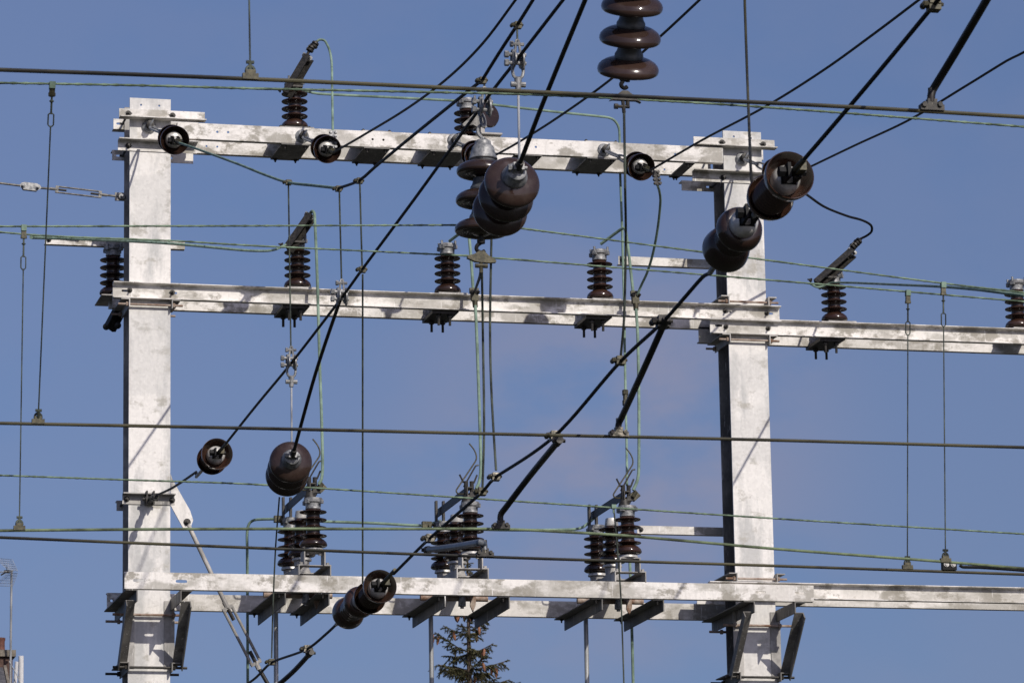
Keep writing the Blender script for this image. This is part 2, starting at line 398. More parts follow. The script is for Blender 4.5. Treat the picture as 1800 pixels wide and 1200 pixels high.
# clamping angles at the post heads
def head_clamps(x0, label, pxs):
    (ul, ur, uy), (ll, lr, ly), rr = pxs
    t = thing('head_clamp', label, 'clamp', (x0+W/2, D/2, ZT-.2))
    def ang(xl, xr, z, yb, s, lo, name, holes=()):     # vertical leg at yb, horizontal leg s=-1 front/+1 back; lo: horizontal leg at bottom?
        mb = MB(); L = .078
        y0, y1 = (yb-.008, yb) if s < 0 else (yb, yb+.008)
        z0, z1 = (z-L, z) 
        mb.plate(xl, xr, z0, z1, y0, y1, holes)
        zz = (z0, z0+.008) if lo else (z1-.008, z1)
        mb.box((xl, y0 if s < 0 else y1, zz[0]), (xr, (y0-.075) if s < 0 else (y1+.075), zz[1]))
        return mb.build(name, 'beam', t)
    U0, U1 = UY(ul, uy, -.008), UY(ur, uy, -.008); zu = U0.z
    L0, L1 = UY(ll, ly, -.085), UY(lr, ly, -.085); zl = L0.z
    sl = lambda dx, z: (x0+dx, z, .009, .02)
    ang(U0.x, U1.x, zu, -.0005, -1, True, 'angle_iron', [sl(-.012, zu-.036), sl(W+.008, zu-.036)])
    ang(L0.x, L1.x, zl, -.0005, -1, False, 'angle_iron', [sl(-.012, zl-.042), sl(W+.008, zl-.042)])
    ang(U0.x, U1.x, zu, D+.0005, 1, True, 'angle_iron', [sl(-.03, zu-.036), sl(W+.03, zu-.036)])
    ang(L0.x, L1.x+.02, zl, D+.0005, 1, False, 'angle_iron', [sl(-.03, zl-.042), sl(W+.03, zl-.042)])
    for z in (zu-.036, zl-.042):
        for dx in (-.012, W+.012):
            mb = MB(); mb.cyl((x0+dx, -.05, z), (x0+dx, D+.05, z), .0085, n=8)
            mb.bolt((x0+dx, -.0092, z), (0, -1, 0), .0145, .016, .016); mb.bolt((x0+dx, D+.0092, z), (0, 1, 0), .0145, .016, .016)
            mb.build('through_bolt', 'dark', t)
    return t
head_clamps(0, 'angle iron clamp holding the top crossbeam to the left post', ((209.5, 360, 190.5), (210, 349, 241), 0))
head_clamps(XR, 'angle iron clamp holding the top crossbeam to the right post', ((1219, 1361, 240), (1222, 1345, 296), 0))

# middle crossbeam
xa, xb = UY(200, 500, -.06).x, UY(1373, 536, -.06).x
t = thing('crossbeam', 'middle crossbeam of twin white channels bolted across both posts', 'beam', ((xa+xb)/2, .1, ZM-H))
mb = MB(); open_channel(mb, xa, xb, ZM, -.06, [px_hole(221, 511, -.01, .009, .022), px_hole(304, 515, -.01, .009, .022), px_hole(1278, 548, -.01, .009, .022), px_hole(1352, 551, -.01, .009, .022)])
fc = mb.build('front_channel', 'beam', t)
mb = MB(); flat_channel(mb, xa+.04, xb, ZM, D+.006); mb.build('rear_channel', 'beam', t)
for x in (346, 712, 1066): lettering('S  UPN  120', UY(x, 525, -.013).x-.08, -.0122, ZM-.078, .036, t)
bolts(t, ((228, 510, -.0135), (303, 514, -.0135), (1275, 546, -.0135), (1348, 550, -.0135)))
# right-hand extension beams
def ext_beam(x0px, y0, yoff, label, px_text, zt):
    x0 = UY(x0px, y0, -.06).x; x1 = 11.5
    t = thing('extension_beam', label, 'beam', (x0, .1, zt-H))
    mb = MB(); open_channel(mb, x0, x1, zt, -.06, [px_hole(x0px+12, y0+12, -.01, .009, .02)]); mb.build('front_channel', 'beam', t)
    mb = MB(); flat_channel(mb, x0, x1, zt+.0, D+.006); mb.build('rear_channel', 'beam', t)
    if px_text: lettering('S  UPN  120', UY(px_text, y0+30, -.013).x-.08, -.0122, zt-.08, .036, t)
    return t
ze1 = UY(1400, 562.5, -.06).z; ze2 = UY(1500, 1025.5, -.06).z
te1 = ext_beam(1251, 560, 0, 'white channel beam running right from just under the middle crossbeam', 1530, ze1)
bolts(te1, ((1276, 574, -.0135), (1350, 577, -.0135)))
te2 = ext_beam(1248, 1022, 0, 'white channel beam running right from the lower platform beside the right post', None, ze2)

# lower platform
xa, xb = UY(219, 1005, YF).x, UY(1430, 1028, YF).x
t = thing('switch_platform', 'lower platform of two white channels on dark cross brackets carrying the switches', 'platform', ((xa+xb)/2, .05, ZB-H))
sl = [px_hole(244, 1019.5, YF, .011, .030), px_hole(319, 1021, YF, .011, .030), px_hole(1337, 1040.5, YF, .011, .030), px_hole(1406, 1042, YF, .011, .030)]
mb = MB(); flat_channel(mb, xa, xb, ZB, YF, sl); mb.build('front_channel', 'beam', t)
YR = .53
xr0 = UY(188, 1042, YR).x
mb = MB(); flat_channel(mb, xr0, XR+W+.12, ZB, YR, [px_hole(196, 1055, YR, .01, 0)]); mb.build('rear_channel', 'beam', t)
def yangle(mb, x, zt, y0, y1, side, leg=.075, th=.008):     # angle iron along Y: vertical leg at x, horizontal leg at top towards side
    mb.box((x, y0, zt-leg), (x+side*th, y1, zt)); mb.box((x+side*th, y0, zt-th), (x+side*leg, y1, zt)); return mb
for px in (503, 580, 784, 897, 1060, 1168):
    x = UY(px, 1045, YF).x
    mb = MB(); yangle(mb, x, ZB-H-.001, YF+.012, YR+.10, -1, .085); cb = mb.build('cross_bracket', 'galv_shaded', t)
    for yy in (YF+.035, YR+.035): mb = MB(); mb.bolt((x-.045, yy, ZB-H-.0095), (0, 0, -1), .011, .01, .015); mb.build('bolt', 'dark', cb)

# knee brackets under the platform
def knee(x0, label, yb_px, xb_px):
    zb = UY(xb_px, yb_px, -.03).z
    t = thing('knee_bracket', label, 'bracket', (x0+W/2, 0, zb-.05))
    zt = ZB-H-.001
    for s, x in ((-1, x0-.0006), (1, x0+W+.0006)):
        mb = MB(); yangle(mb, x, zt, YF+.005, YR+.09, s, .085); mb.build('arm', 'galv_shaded', t)
        # diagonal brace: an angle from under the arm's front to the post
        A = Vector((x+s*.045, YF+.045, zt-.075)); B = Vector((x+s*.045, -.02, zb+.02)); d = (B-A); L = d.length; d.normalize()
        nrm = Vector((1, 0, 0)).cross(d)
        mb = MB(); mb.obox((A+B)/2, d*L/2, Vector((.034, 0, 0)), nrm*.004)
        mb.obox((A+B)/2 + nrm*(-.034 if nrm.y > 0 else .034) + Vector((s*.030, 0, 0)), d*L/2, Vector((.004, 0, 0)), nrm*.030); mb.build('brace', 'galv_shaded', t)
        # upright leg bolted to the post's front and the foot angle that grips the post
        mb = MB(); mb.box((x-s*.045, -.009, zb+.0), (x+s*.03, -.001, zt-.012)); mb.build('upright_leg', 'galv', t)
        mb = MB(); yangle(mb, x, zb+.035, -.075, D+.08, s, .065); mb.build('foot_angle', 'galv_shaded', t)
    for y, z in ((-.045, zb), (D+.045, zb), (-.03, zt-.118), (D+.045, zt-.118)):
        mb = MB(); mb.cyl((x0-.115, y, z), (x0+W+.115, y, z), .0095, n=8)
        for s, x in ((-1, x0-.010), (1, x0+W+.010)): mb.cyl((x, y, z), (x+s*.02, y, z), .018, n=6)
        mb.build('threaded_rod', 'dark' if z == zb else 'rust', t)
    return t
knee(0, 'dark knee bracket carrying the platform on the left post', 1173, 260)
knee(XR, 'dark knee bracket carrying the platform on the right post', 1190, 1330)

# clamps gripping the posts: two angles along the post's sides drawn together by rods
def side_clamp(x0, zt, label, up_=False):
    t = thing('post_clamp', label, 'clamp', (x0+W/2, D/2, zt-.06))
    for s, x in ((-1, x0-.0006), (1, x0+W+.0006)):
        mb = MB(); yangle(mb, x, zt, -.058, D+.06, s, .065); mb.build('angle_iron', 'galv', t)
    for y in (-.032, D+.032):
        mb = MB(); mb.cyl((x0-.085, y, zt-.04), (x0+W+.085, y, zt-.04), .0085, n=8)
        for s, x in ((-1, x0-.010), (1, x0+W+.010)): mb.cyl((x, y, zt-.04), (x+s*.018, y, zt-.04), .017, n=6)
        mb.build('threaded_rod', 'rust', t)
side_clamp(0, ZM-H-.001, 'bolted clamp on the left post just below the middle crossbeam')
side_clamp(XR, ZM+.066, 'bolted clamp on the right post sitting on the middle crossbeam')
side_clamp(XR, ze1-H-.001, 'bolted clamp on the right post below the upper extension beam')
side_clamp(XR, ze2+.0665, 'rusty bolted clamp on the right post above the lower platform')

# wire anchor clamp low on the left post
z0 = UY(260, 868, -.008).z
t = thing('anchor_clamp', 'dark angle clamp low on the left post where a black wire is anchored', 'clamp', (W/2, 0, z0-.09))
for yb, s in ((-.0005, -1), (D+.0005, 1)):
    y0, y1 = (yb-.008, yb) if s < 0 else (yb, yb+.008)
    mb = MB(); mb.plate(-.045, W+.03, z0-.075, z0, y0, y1); mb.box((-.045, y0 if s < 0 else y1, z0-.008), (W+.03, (y0-.06) if s < 0 else y1+.06, z0)); mb.build('angle_iron', 'galv', t)
for dx in (-.015, W+.012):
    mb = MB(); mb.cyl((dx, -.04, z0-.04), (dx, D+.04, z0-.04), .0085, n=8); mb.bolt((dx, -.0092, z0-.04), (0, -1, 0), .0145, .016, .016); mb.bolt((dx, D+.0092, z0-.04), (0, 1, 0), .0145, .016, .016); mb.build('through_bolt', 'dark', t)
mb = MB()
for dx in (-.025, .025): mb.box((.145+dx-.005, -.10, z0-.085), (.145+dx+.005, -.0086, z0+.01))
mb.cyl((.09, -.075, z0-.05), (.2, -.075, z0-.05), .012, n=8); mb.cyl((.11, -.075, z0-.05), (.175, -.075, z0-.05), .024, n=8); mb.build('clevis', 'dark', t)

mb = MB(); ta = Vector((.146, -.07, z0-.05)); tb = UX(303, 857, .146); dd = (tb-ta).normalized(); tb = ta+dd*.34
mb.cyl(ta, tb, .012, n=8)
for k, r_ in ((.12, .024), (.30, .020), (.46, .026), (.64, .018), (.82, .027)): c_ = ta.lerp(tb, k); mb.cyl(c_-dd*.022, c_+dd*.022, r_, r_*.85, n=7)
mb.build('wire_termination', 'dark', t)

# side arms behind the posts
def side_arm(x0px, x1px, yt, hpx, label, Y=.50, x1=None):
    A = UY(x0px, yt[0], Y); B = UY(x1px, yt[1], Y) if x1 is None else Vector((x1, Y, 0))
    h = hpx/247.0
    t = thing('side_arm', label, 'arm', ((A.x+B.x)/2, Y, A.z-h))
    mb = MB(); mb.plate(A.x, B.x, A.z-h, A.z, Y, Y+.006, [(A.x+.03, A.z-h/2, .008, 0)]); mb.box((A.x, Y+.006, A.z-h), (B.x, Y+.055, A.z-h+.006)); mb.build('angle_bar', 'beam', t)
    xx = B.x-.02 if x1 is None else x1-.02
    p = A; mb = MB(); mb.bolt((p.x+.03, Y-.0005, p.z-h/2), (0, -1, 0), .012, .012, .012); mb.build('bolt', 'dark', t)
    # stub that carries the arm off the post's rear flange
    xs = W/2 if A.x < 2 else XR+W/2
    mb = MB(); mb.box((xs-.05, D+.0005, A.z-h), (xs+.05, Y-.0005, A.z)); mb.build('stand_off', 'galv', t)
    return t
side_arm(79, 325, (414, 424), 15.5, 'pale bar arm behind the left post with an insulator hung under it')
side_arm(1087, 0, (450, 0), 16, 'pale bar arm left of the right post, just above the middle crossbeam', x1=XR+W)
side_arm(1120, 0, (923, 0), 15, 'pale bar arm left of the right post, just above the lower platform', x1=XR+W)

# ------------------------------------------------------------------ post insulators
def shed_profile(h0, zs, bell=True, rs=.098, core=.050):
    P = []
    if bell: P += [(.046, 0), (.060, .001), (.062, .006), (.090, .007), (.099, .014), (.100, .024), (.094, .040), (.078, .056), (.056, .067)]
    for z in zs:
        P += [(core-.002, z-.016), (core+.005, z-.009), (.062, z-.006), (.066, z-.009), (.070, z-.005), (.077, z-.007), (.082, z-.004), (rs-.003, z-.005), (rs, z-.001), (rs-.002, z+.003), (.080, z+.007), (.060, z+.011), (core, z+.018)]
    P += [(core-.002, h0)]
    return P
SH = [.098+.0575*i for i in range(4)]
def cap_mesh(z):
    mb = MB(); mb.lathe([(.053, z-.004), (.056, z), (.054, z+.012), (.057, z+.038), (.068, z+.046), (.070, z+.060), (.066, z+.064), (.066, z+.076), (.001, z+.077)], 24)
    for i in range(4):
        a = R(45+90*i); d = Vector((math.cos(a), math.sin(a), 0)); e = Vector((-d.y, d.x, 0))
        mb.obox(d*.066+Vector((0, 0, z+.047)), d*.016, e*.014, Vector((0, 0, .014)))
    return mb
def make_post_insulator(loc, label, group):
    t = thing('post_insulator', label, 'insulator', loc, group)
    mb = MB(); mb.lathe(shed_profile(.305, SH), 36); mb.build('porcelain', 'porc', t, local=True, sharp=50)
    cap = cap_mesh(.302).build('metal_cap', 'cast', t, local=True)
    for i in range(4):
        a = R(45+90*i); mb = MB(); mb.cyl((.072*math.cos(a), .072*math.sin(a), .350), (.072*math.cos(a), .072*math.sin(a), .396), .009, n=6); mb.build('bolt', 'cast', cap, local=True)
    mb = MB(); mb.lathe([(.07, -.030), (.074, -.028), (.074, -.008), (.062, 0.0), (.02, .001)], 20); mb.build('base_flange', 'bright_cap', t, local=True)
    mb = MB(); mb.box((-.11, -.19, -.0385), (.11, .18, -.030)); mb.build('mounting_plate', 'galv', t, local=True)
    return t
G1 = 'brown post insulators standing on the beams'
def base_at(px, py, Y=.13): p = UY(px, py, Y); return p
ZI = base_at(523, 503.5).z - ZM
I_mid = []
b0 = base_at(523, 503.5)
ins = make_post_insulator((b0.x, .13, ZM+.0388), 'brown insulator at left on the middle crossbeam, carrying a tilted dark arm', G1)
for px, py, z, lab in ((787, 513, ZM+.0388, 'brown insulator on the middle crossbeam under the hanging disc string'),
                       (1055, 522, ZM+.0388, 'brown insulator on the middle crossbeam nearest the right post'),
                       (518, 222, ZT+.0388, 'brown insulator at left on the top crossbeam, carrying a tilted dark arm'),
                       (821, 236, ZT-.045, 'brown insulator at the middle of the top crossbeam behind the wire fittings'),
                       (1467, 563, ze1+.0388, 'brown insulator on the right extension beam with a tilted dark arm'),
                       (1790, 575, ze1+.0388, 'brown insulator on the right extension beam, cut by the frame edge')):
    p = UY(px, py, .13); I_mid.append(dup(ins, (p.x, .13, z), lab))
# one more hangs by its cap under the left arm
p = UY(199, 428, .45)
hang = dup(ins, (p.x, .45, p.z-.397), 'brown insulator hanging under the left arm, partly hidden by the left post')

# under-beam fixing plates with long bolts for the insulators on the channels
def under_fix(px, py, zt, Y0, label):
    p = UY(px, py, Y0); x = p.x; z = zt-H
    t = thing('fixing_plate', label, 'bracket', (x, .1, z-.03), 'fixing plates bolted under the insulators')
    mb = MB(); mb.prism([(x-.10, -.02, z-.0006), (x+.10, -.02, z-.0006), (x+.10, -.02, z-.010), (x+.06, -.02, z-.024), (x-.10, -.02, z-.024)], (0, .355, 0)); mb.build('plate', 'dark', t)
    for dx, y in ((-.045, .02), (.04, .02), (-.045, .26), (.04, .26)):
        mb = MB(); mb.cyl((x+dx, y, z-.0245), (x+dx, y, z-.046), .019, n=6); mb.cyl((x+dx, y, z-.0462), (x+dx, y, z-.105), .010, n=8); mb.build('bolt', 'dark', t)
under_fix(522, 538, ZM, -.05, 'dark fixing plate with long bolts under the middle crossbeam, left')
under_fix(785, 545, ZM, -.05, 'dark fixing plate with long bolts at the centre of the middle crossbeam')
under_fix(1055, 555, ZM, -.05, 'dark fixing plate with long bolts under the middle crossbeam, nearest the right post')
under_fix(1466, 598, ze1, -.05, 'dark fixing plate with long bolts under the right extension beam')

# tilted channel arms (fuse carriers) on three insulators
def cseg(mb, A, B, w, dep, th, nrm):
    """C section from A to B: web width w in the plane of the photo's tilt, flanges of depth dep along nrm"""
    A, B = Vector(A), Vector(B); d = (B-A).normalized(); n = Vector(nrm).normalized(); n = (n - d*n.dot(d)).normalized(); s = d.cross(n).normalized()
    L = (B-A).length/2; c = (A+B)/2
    mb.obox(c, d*L, s*w/2, n*th/2)
    for k in (-1, 1): mb.obox(c + s*k*(w/2-th/2) + n*(dep/2+th/2), d*L, s*th/2, n*dep/2)
    return mb
def carrier(root, A, B, term, Y=.03):
    a, b_ = UY(*A, Y), UY(*B, Y)
    mb = MB(); cseg(mb, a, b_, .085, .045, .007, (.80, -.55, -.25)); t = mb.build('contact_arm', 'dark', root)
    d = (b_-a).normalized()
    mb = MB(); mb.bolt(b_+Vector((-.02, -.02, .0)), (-.3, -.8, .4), .013, .012, .012); mb.build('bolt', 'cast', t)
    mb = MB(); mb.bolt(b_+Vector((.02, -.02, -.02)), (-.2, -1, .2), .013, .012, .012); mb.build('bolt', 'cast', t)
    mb = MB(); mb.bolt(a+Vector((-.03, -.01, .02)), (-1, -.2, .2), .012, .012, .015); mb.build('bolt', 'dark', t)
    if term:
        P = [UY(*q, Y) for q in term]
        mb = MB(); mb.tube(spline([b_-d*.02, *P], .02), .011, 8)
        for k, q in enumerate(P[:-1]):
            mb.lathe([(.010, -.022), (.028, -.020), (.030, -.006), (.018, 0), (.028, .006), (.026, .02), (.010, .022)], 12, Matrix.Translation(q) @ d.to_track_quat('Z', 'Y').to_matrix().to_4x4())
        q = P[0]; mb.obox(q+Vector((-.02, -.01, .012)), d*.018, Vector((0, .02, 0)), Vector((.012, 0, .016))); mb.build('terminal', 'dark', t)
    c = a.lerp(b_, .30); mb = MB(); mb.box((c.x-.02, Y+.0, c.z-.03), (c.x+.09, Y+.16, c.z-.016)); mb.build('strap', 'dark', t)
carrier(I_mid[2], (500, 165), (539, 99), [(546, 86), (553, 79), (557, 73)])
carrier(ins, (503, 436), (543, 378), None)
carrier(I_mid[4], (1432, 498), (1496, 441), [(1501, 432), (1508, 425), (1514, 419)])
# the arm under the hanging insulator
a, b_ = UY(212, 537, .43), UY(190, 578, .43)
mb = MB(); cseg(mb, a, b_, .085, .045, .007, (.5, -.8, .2)); t = mb.build('contact_arm', 'dark', hang)
for q in ((187, 574), (207, 572)): mb = MB(); mb.bolt(UY(*q, .42), (-.4, -.9, 0), .018, .016, .02); mb.build('bolt', 'dark', t)
mb = MB(); pz = UY(197, 515, .40); pe = UY(197, 541, .40); mb.prism([pz+Vector((-.022, 0, 0)), pz+Vector((.03, 0, .0)), pe+Vector((.03, 0, .012)), pe+Vector((.012, 0, 0)), pe+Vector((-.022, 0, 0))][::-1], (0, .05, 0)); mb.build('cover', 'bright_cap', t)
# grey cast bracket on the top-centre insulator
mb = MB(); P = [UY(*q, -.02) for q in ((813, 218), (821, 211), (833, 200), (848, 203), (853, 218), (846, 227), (832, 219), (815, 222))]; mb.prism(P[::-1], (0, .03, 0)); t = mb.build('contact_bracket', 'worn', I_mid[3])
mb = MB(); mb.lathe([(.03, -.03), (.09, -.02), (.098, 0), (.09, .02), (.03, .03)], 28, Matrix.Translation(UY(857, 203, .03)) @ Vector((.35, -1, .1)).to_track_quat('Z', 'Y').to_matrix().to_4x4()); mb.build('porcelain_disc', 'porc', t)
mb = MB(); q = UY(866, 237, -.03); mb.box((q.x-.09, -.05, q.z), (q.x+.07, .1, q.z+.012)); mb.box((q.x-.09, -.03, q.z+.012), (q.x-.06, .03, q.z+.07)); mb.build('foot', 'galv', t)

# ------------------------------------------------------------------ disconnector switches on the lower platform
def make_switch():
    x0 = UY(551, 1000, -.42).x; zb = ZB
    t = thing('disconnector_switch', 'left disconnector switch on the lower platform, partly behind a hanging insulator', 'switch', (x0, 0, zb), 'disconnector switches on the lower platform')
    z1 = zb+.078
    for s, x in ((-1, x0-.118), (1, x0+.118)):
        mb = MB(); mb.box((x, -.475, zb+.0005), (x-s*.008, .60, z1)); mb.box((x-s*.008, -.475, z1-.008), (x-s*.05, .60, z1)); mb.build('base_rail', 'galv', t)
    for y in (-.42, .02, .45):
        mb = MB()
        for s in (-1, 1):
            mb.box((x0+s*.078, y-.055, z1+.0005), (x0+s*.069, y+.075, z1+.092)) if y < 0 else None
        if y < 0:
            mb.box((x0-.078, y-.055, z1+.0925), (x0+.078, y+.075, z1+.100)); mb.box((x0-.125, y-.03, z1+.0002), (x0+.125, y+.06, z1-.0045))
            for s in (-1, 1): mb.cyl((x0+s*.045, y-.02, z1+.0925), (x0+s*.045, y-.02, z1+.072), .013, n=6); mb.cyl((x0+s*.095, y-.04, z1+.0005), (x0+s*.095, y-.04, z1+.016), .012, n=6)
        else:
            mb.box((x0-.125, y-.06, z1+.0005), (x0+.125, y+.06, z1+.009))
            mb.lathe([(.062, z1+.009), (.064, z1+.02), (.052, z1+.05), (.056, z1+.098), (.03, z1+.1)], 20, Matrix.Translation((x0, y, 0)))
        mb.build('stand', 'galv', t)
        zi = z1+.106
        mb = MB(); mb.lathe([(r, z+zi+.021) for r, z in shed_profile(.297, [q_-.012 for q_ in SH])], 36, Matrix.Translation((x0, y, 0)))
        pi = mb.build('insulator', 'porc', t, sharp=50)
        if y != .02:
            cm = cap_mesh(zi+.302); cm.v = [v+Vector((x0, y, 0)) for v in cm.v]; cm.build('metal_cap', 'cast', pi)
        else:
            mb = MB(); mb.lathe([(.05, zi+.302), (.052, zi+.306), (.044, zi+.36), (.02, zi+.362)], 20, Matrix.Translation((x0, y, 0))); mb.build('metal_cap', 'bright_cap', pi)
        mb = MB(); mb.lathe([(.070, zi-.005), (.072, zi-.002), (.070, zi+.012), (.058, zi+.020), (.03, zi+.021)], 20, Matrix.Translation((x0, y, 0))); mb.build('base_flange', 'bright_cap', pi)
    zc = zb+.078+.106+.38
    # blade along the depth, jaws at the rear, turning head at the front
    mb = MB(); mb.box((x0-.032, -.46, zc+.045), (x0-.024, .55, zc+.105)); mb.box((x0-.0235, -.46, zc+.097), (x0+.012, .55, zc+.105)); mb.build('blade', 'dark', t)
    for dx in (-.055, .0):
        mb = MB(); mb.box((x0+dx-.008, .43, zc+.0), (x0+dx+.008, .47, zc+.155)); mb.build('jaw', 'dark', t)
    for dx in (-.02, .022):
        mb = MB(); mb.cyl((x0+dx-.01, -.43, zc+.02), (x0+dx-.01, -.43, zc+.150), .016, n=8); mb.build('contact_finger', 'dark', t)
    mb = MB(); mb.cyl((x0-.02, -.42, zc), (x0-.02, -.42, zc+.05), .045, .03, n=12); mb.obox((x0+.03, -.42, zc+.055), (.035, 0, .006), (0, .03, 0), (0, 0, .018)); mb.build('head', 'dark', t)
    # bronze clamp that takes the down lead
    mb = MB(); mb.obox((x0+.055, -.43, zc+.075), (.022, 0, .02), (0, .022, 0), (-.02, 0, .022)); mb.cyl((x0+.035, -.46, zc+.06), (x0+.06, -.46, zc+.10), .014, n=8); mb.build('lead_clamp', 'bronze', t)
    # arcing horns
    q = lambda dx, dz, y=-.42: Vector((x0+dx, y, zc+dz))
    mb = MB(); mb.tube(spline([q(-.02, .06), q(-.085, .058), q(-.100, .085), q(.045, .30), q(.052, .34), q(.035, .385), q(.0, .43)], .02), .0055, 6); mb.build('arcing_horn', 'bronze', t)
    mb = MB(); mb.tube(spline([q(-.045, .11), q(.045, .265), q(.068, .272)], .02), .006, 6); mb.build('arcing_horn', 'dark', t)
    for dx, ex in ((-.045, -.075), (.03, .055)):
        mb = MB(); mb.cyl(q(dx, .14), q(ex, .20), .0065, n=6); mb.build('contact_tip', 'dark', t)
    # turning gear under the beam
    zs = zb-H
    mb = MB(); mb.cyl((x0-.30, -.08, zs+.035), (x0+.20, -.08, zs+.035), .022, n=14); mb.build('drive_shaft', 'rust', t)
    mb = MB(); mb.cyl((x0+.0, -.12, zs+.075), (x0+.0, -.12, zs+.02), .021, n=12); mb.cyl((x0, -.12, zs+.02), (x0, -.12, zs-.03), .028, n=6); mb.cyl((x0, -.12, zs-.03), (x0, -.12, zs-.045), .014, n=8); mb.build('bearing', 'cast', t)
    mb = MB(); mb.prism([(x0+.055, -.15, zs+.09), (x0+.10, -.15, zs+.09), (x0+.095, -.15, zs-.02), (x0+.075, -.15, zs-.075), (x0+.055, -.15, zs-.03)][::-1], (0, .018, 0)); mb.build('crank', 'rust', t)
    mb = MB(); mb.box((x0-.12, -.2, zs+.06), (x0+.06, .1, zs+.075)); mb.build('gear_plate', 'dark', t)
    return t, x0
sw, xs0 = make_switch()
for px, py, lab in ((828, 1005, 'centre disconnector switch on the lower platform, above the spruce top'), (1105, 1012, 'right disconnector switch on the lower platform, nearest the right post')):
    p = UY(px, py, -.42); dup(sw, (p.x, 0, ZB), lab)

# operating pipes that drop from the switches, behind the rear channel
for (px, lab) in ((485, 'grey operating pipe dropping below the left switch'), (757.5, 'grey operating pipe in front of the spruce top'), (1030, 'grey operating pipe dropping below the right switch')):
    p = UY(px, 1100, YR+.15); q = UY(px+1.5, 1200, YR+.15)
    mb = MB(); mb.cyl((p.x, YR+.15, .4), (p.x, YR+.15, ZB+.02), .0175, n=14); tag(mb.build('operating_pipe', 'conduit'), lab, 'pipe', 'operating pipes of the switches')

# ------------------------------------------------------------------ strain insulators
def strain_parts(t, L0, Lb, L1, r, n=5, loop=True, flip=False):
    """local +Z: eye link 0..L0, porcelain Lb, front fitting L1"""
    mb = MB()
    if loop:
        h = L0*.46
        mb.tube([(.022*math.cos(a), 0, L0*.30+h*.5*math.sin(a)) for a in [2*math.pi*i/14 for i in range(14)]], .008, 7, closed=True)
        mb.tube([(0, .022*math.cos(a), L0*.68+h*.52*math.sin(a)) for a in [2*math.pi*i/14 for i in range(14)]], .008, 7, closed=True)
    else: mb.cyl((0, 0, 0), (0, 0, L0), .011, n=8)
    mb.build('link', 'cast', t, local=True)
    z0 = L0; mb = MB(); mb.lathe([(.012, z0-.035), (.03, z0-.03), (.034, z0-.01), (.048, z0), (.05, z0+.02)], 20); mb.build('rear_cap', 'cast', t, local=True)
    P = [(.045, z0+.004)]
    rc = r*.62
    P += [(rc*.9, z0+.003), (r*.78, z0+.006), (r*.90, z0+.020), (r*.965, z0+.044), (r*.97, z0+.054), (r*.94, z0+.059), (r*.90, z0+.052), (r*.80, z0+.028), (rc*1.04, z0+.018)]
    zs, ze = z0+.030, z0+Lb-.088
    if ze-zs > .03:
        for i in range(n):
            z = zs+(ze-zs)*(i+.5)/n; hw = (ze-zs)/n*.5
            P += [(rc*1.04, z-hw*.9), (r*.73, z-hw*.25), (r*.74, z+hw*.2), (rc*1.04, z+hw*.8)]
    z = z0+Lb-.03
    P += [(rc*1.04, z-.056), (r*.80, z-.050), (r*.91, z-.026), (r*.985, z+.008), (r, z+.024), (r*.985, z+.031), (r*.95, z+.030), (r*.91, z+.012), (r*.82, z-.020), (r*.70, z-.040), (r*.55, z-.046), (.02, z-.046)]
    if flip: P = [(q_[0], 2*z0+Lb-q_[1]) for q_ in reversed(P)]; P[0] = (.02, P[0][1]); P.append((.02, P[-1][1]))
    mb = MB(); mb.lathe(P, 44); mb.build('porcelain', 'porc', t, local=True, sharp=50)
    z = z0+Lb-.044 if not flip else z0+Lb+.028
    mb = MB(); mb.lathe([(r*.58, z-.034), (r*.58, z-.008), (r*.545, z+.010), (r*.44, z+.023), (r*.2, z+.030), (.001, z+.031)], 28); mb.build('front_cap', 'bright_cap', t, local=True)
    z += .030
    mb = MB(); 
    for s in (-1, 1): mb.box((s*.014, -.028, z-.014), (s*.026, .028, z+.075))
    mb.box((-.03, -.03, z-.014), (.03, .03, z-.002)); mb.cyl((-.05, 0, z+.045), (.05, 0, z+.045), .013, n=6); mb.cyl((-.054, 0, z+.045), (-.03, 0, z+.045), .021, n=6); mb.cyl((0, 0, z+.03), (0, 0, z+.075), .013, n=8); mb.build('clevis', 'black', t, local=True)
    mb = MB(); mb.cyl((0, 0, z+.058), (0, 0, z0+Lb+L1), .012, .010, n=8); mb.obox((.014, 0, z+.10), (.014, 0, 0), (0, .018, 0), (0, 0, .026)); mb.build('wire_clamp', 'bronze', t, local=True)
def align(t, A, B, roll=0):
    d = (B-A).normalized(); t.location = A; t.rotation_mode = 'QUATERNION'; t.rotation_quaternion = d.to_track_quat('Z', 'Y') @ Quaternion((0, 0, 1), roll)
def strain(anchor, Ya, front, X, end, r, label, Lb=.20, group='strain insulators anchored to the beams', Lmin=.1):
    A = UY(anchor[0], anchor[1], Ya); X = A.x if X is None else X
    Fp = UX(front[0], front[1], X); E = UX(end[0], end[1], X)
    d = (Fp-A).normalized(); tot = (Fp-A).length
    t = thing('strain_insulator', label, 'insulator', A, group)
    L0 = max(tot-Lb, Lmin); L1 = max((E-Fp).length, .1)
    strain_parts(t, L0, Lb, min(L1, .22), r)
    align(t, A, Fp)
    return A, Fp, E, A + d*(L0+Lb+min(L1, .22))
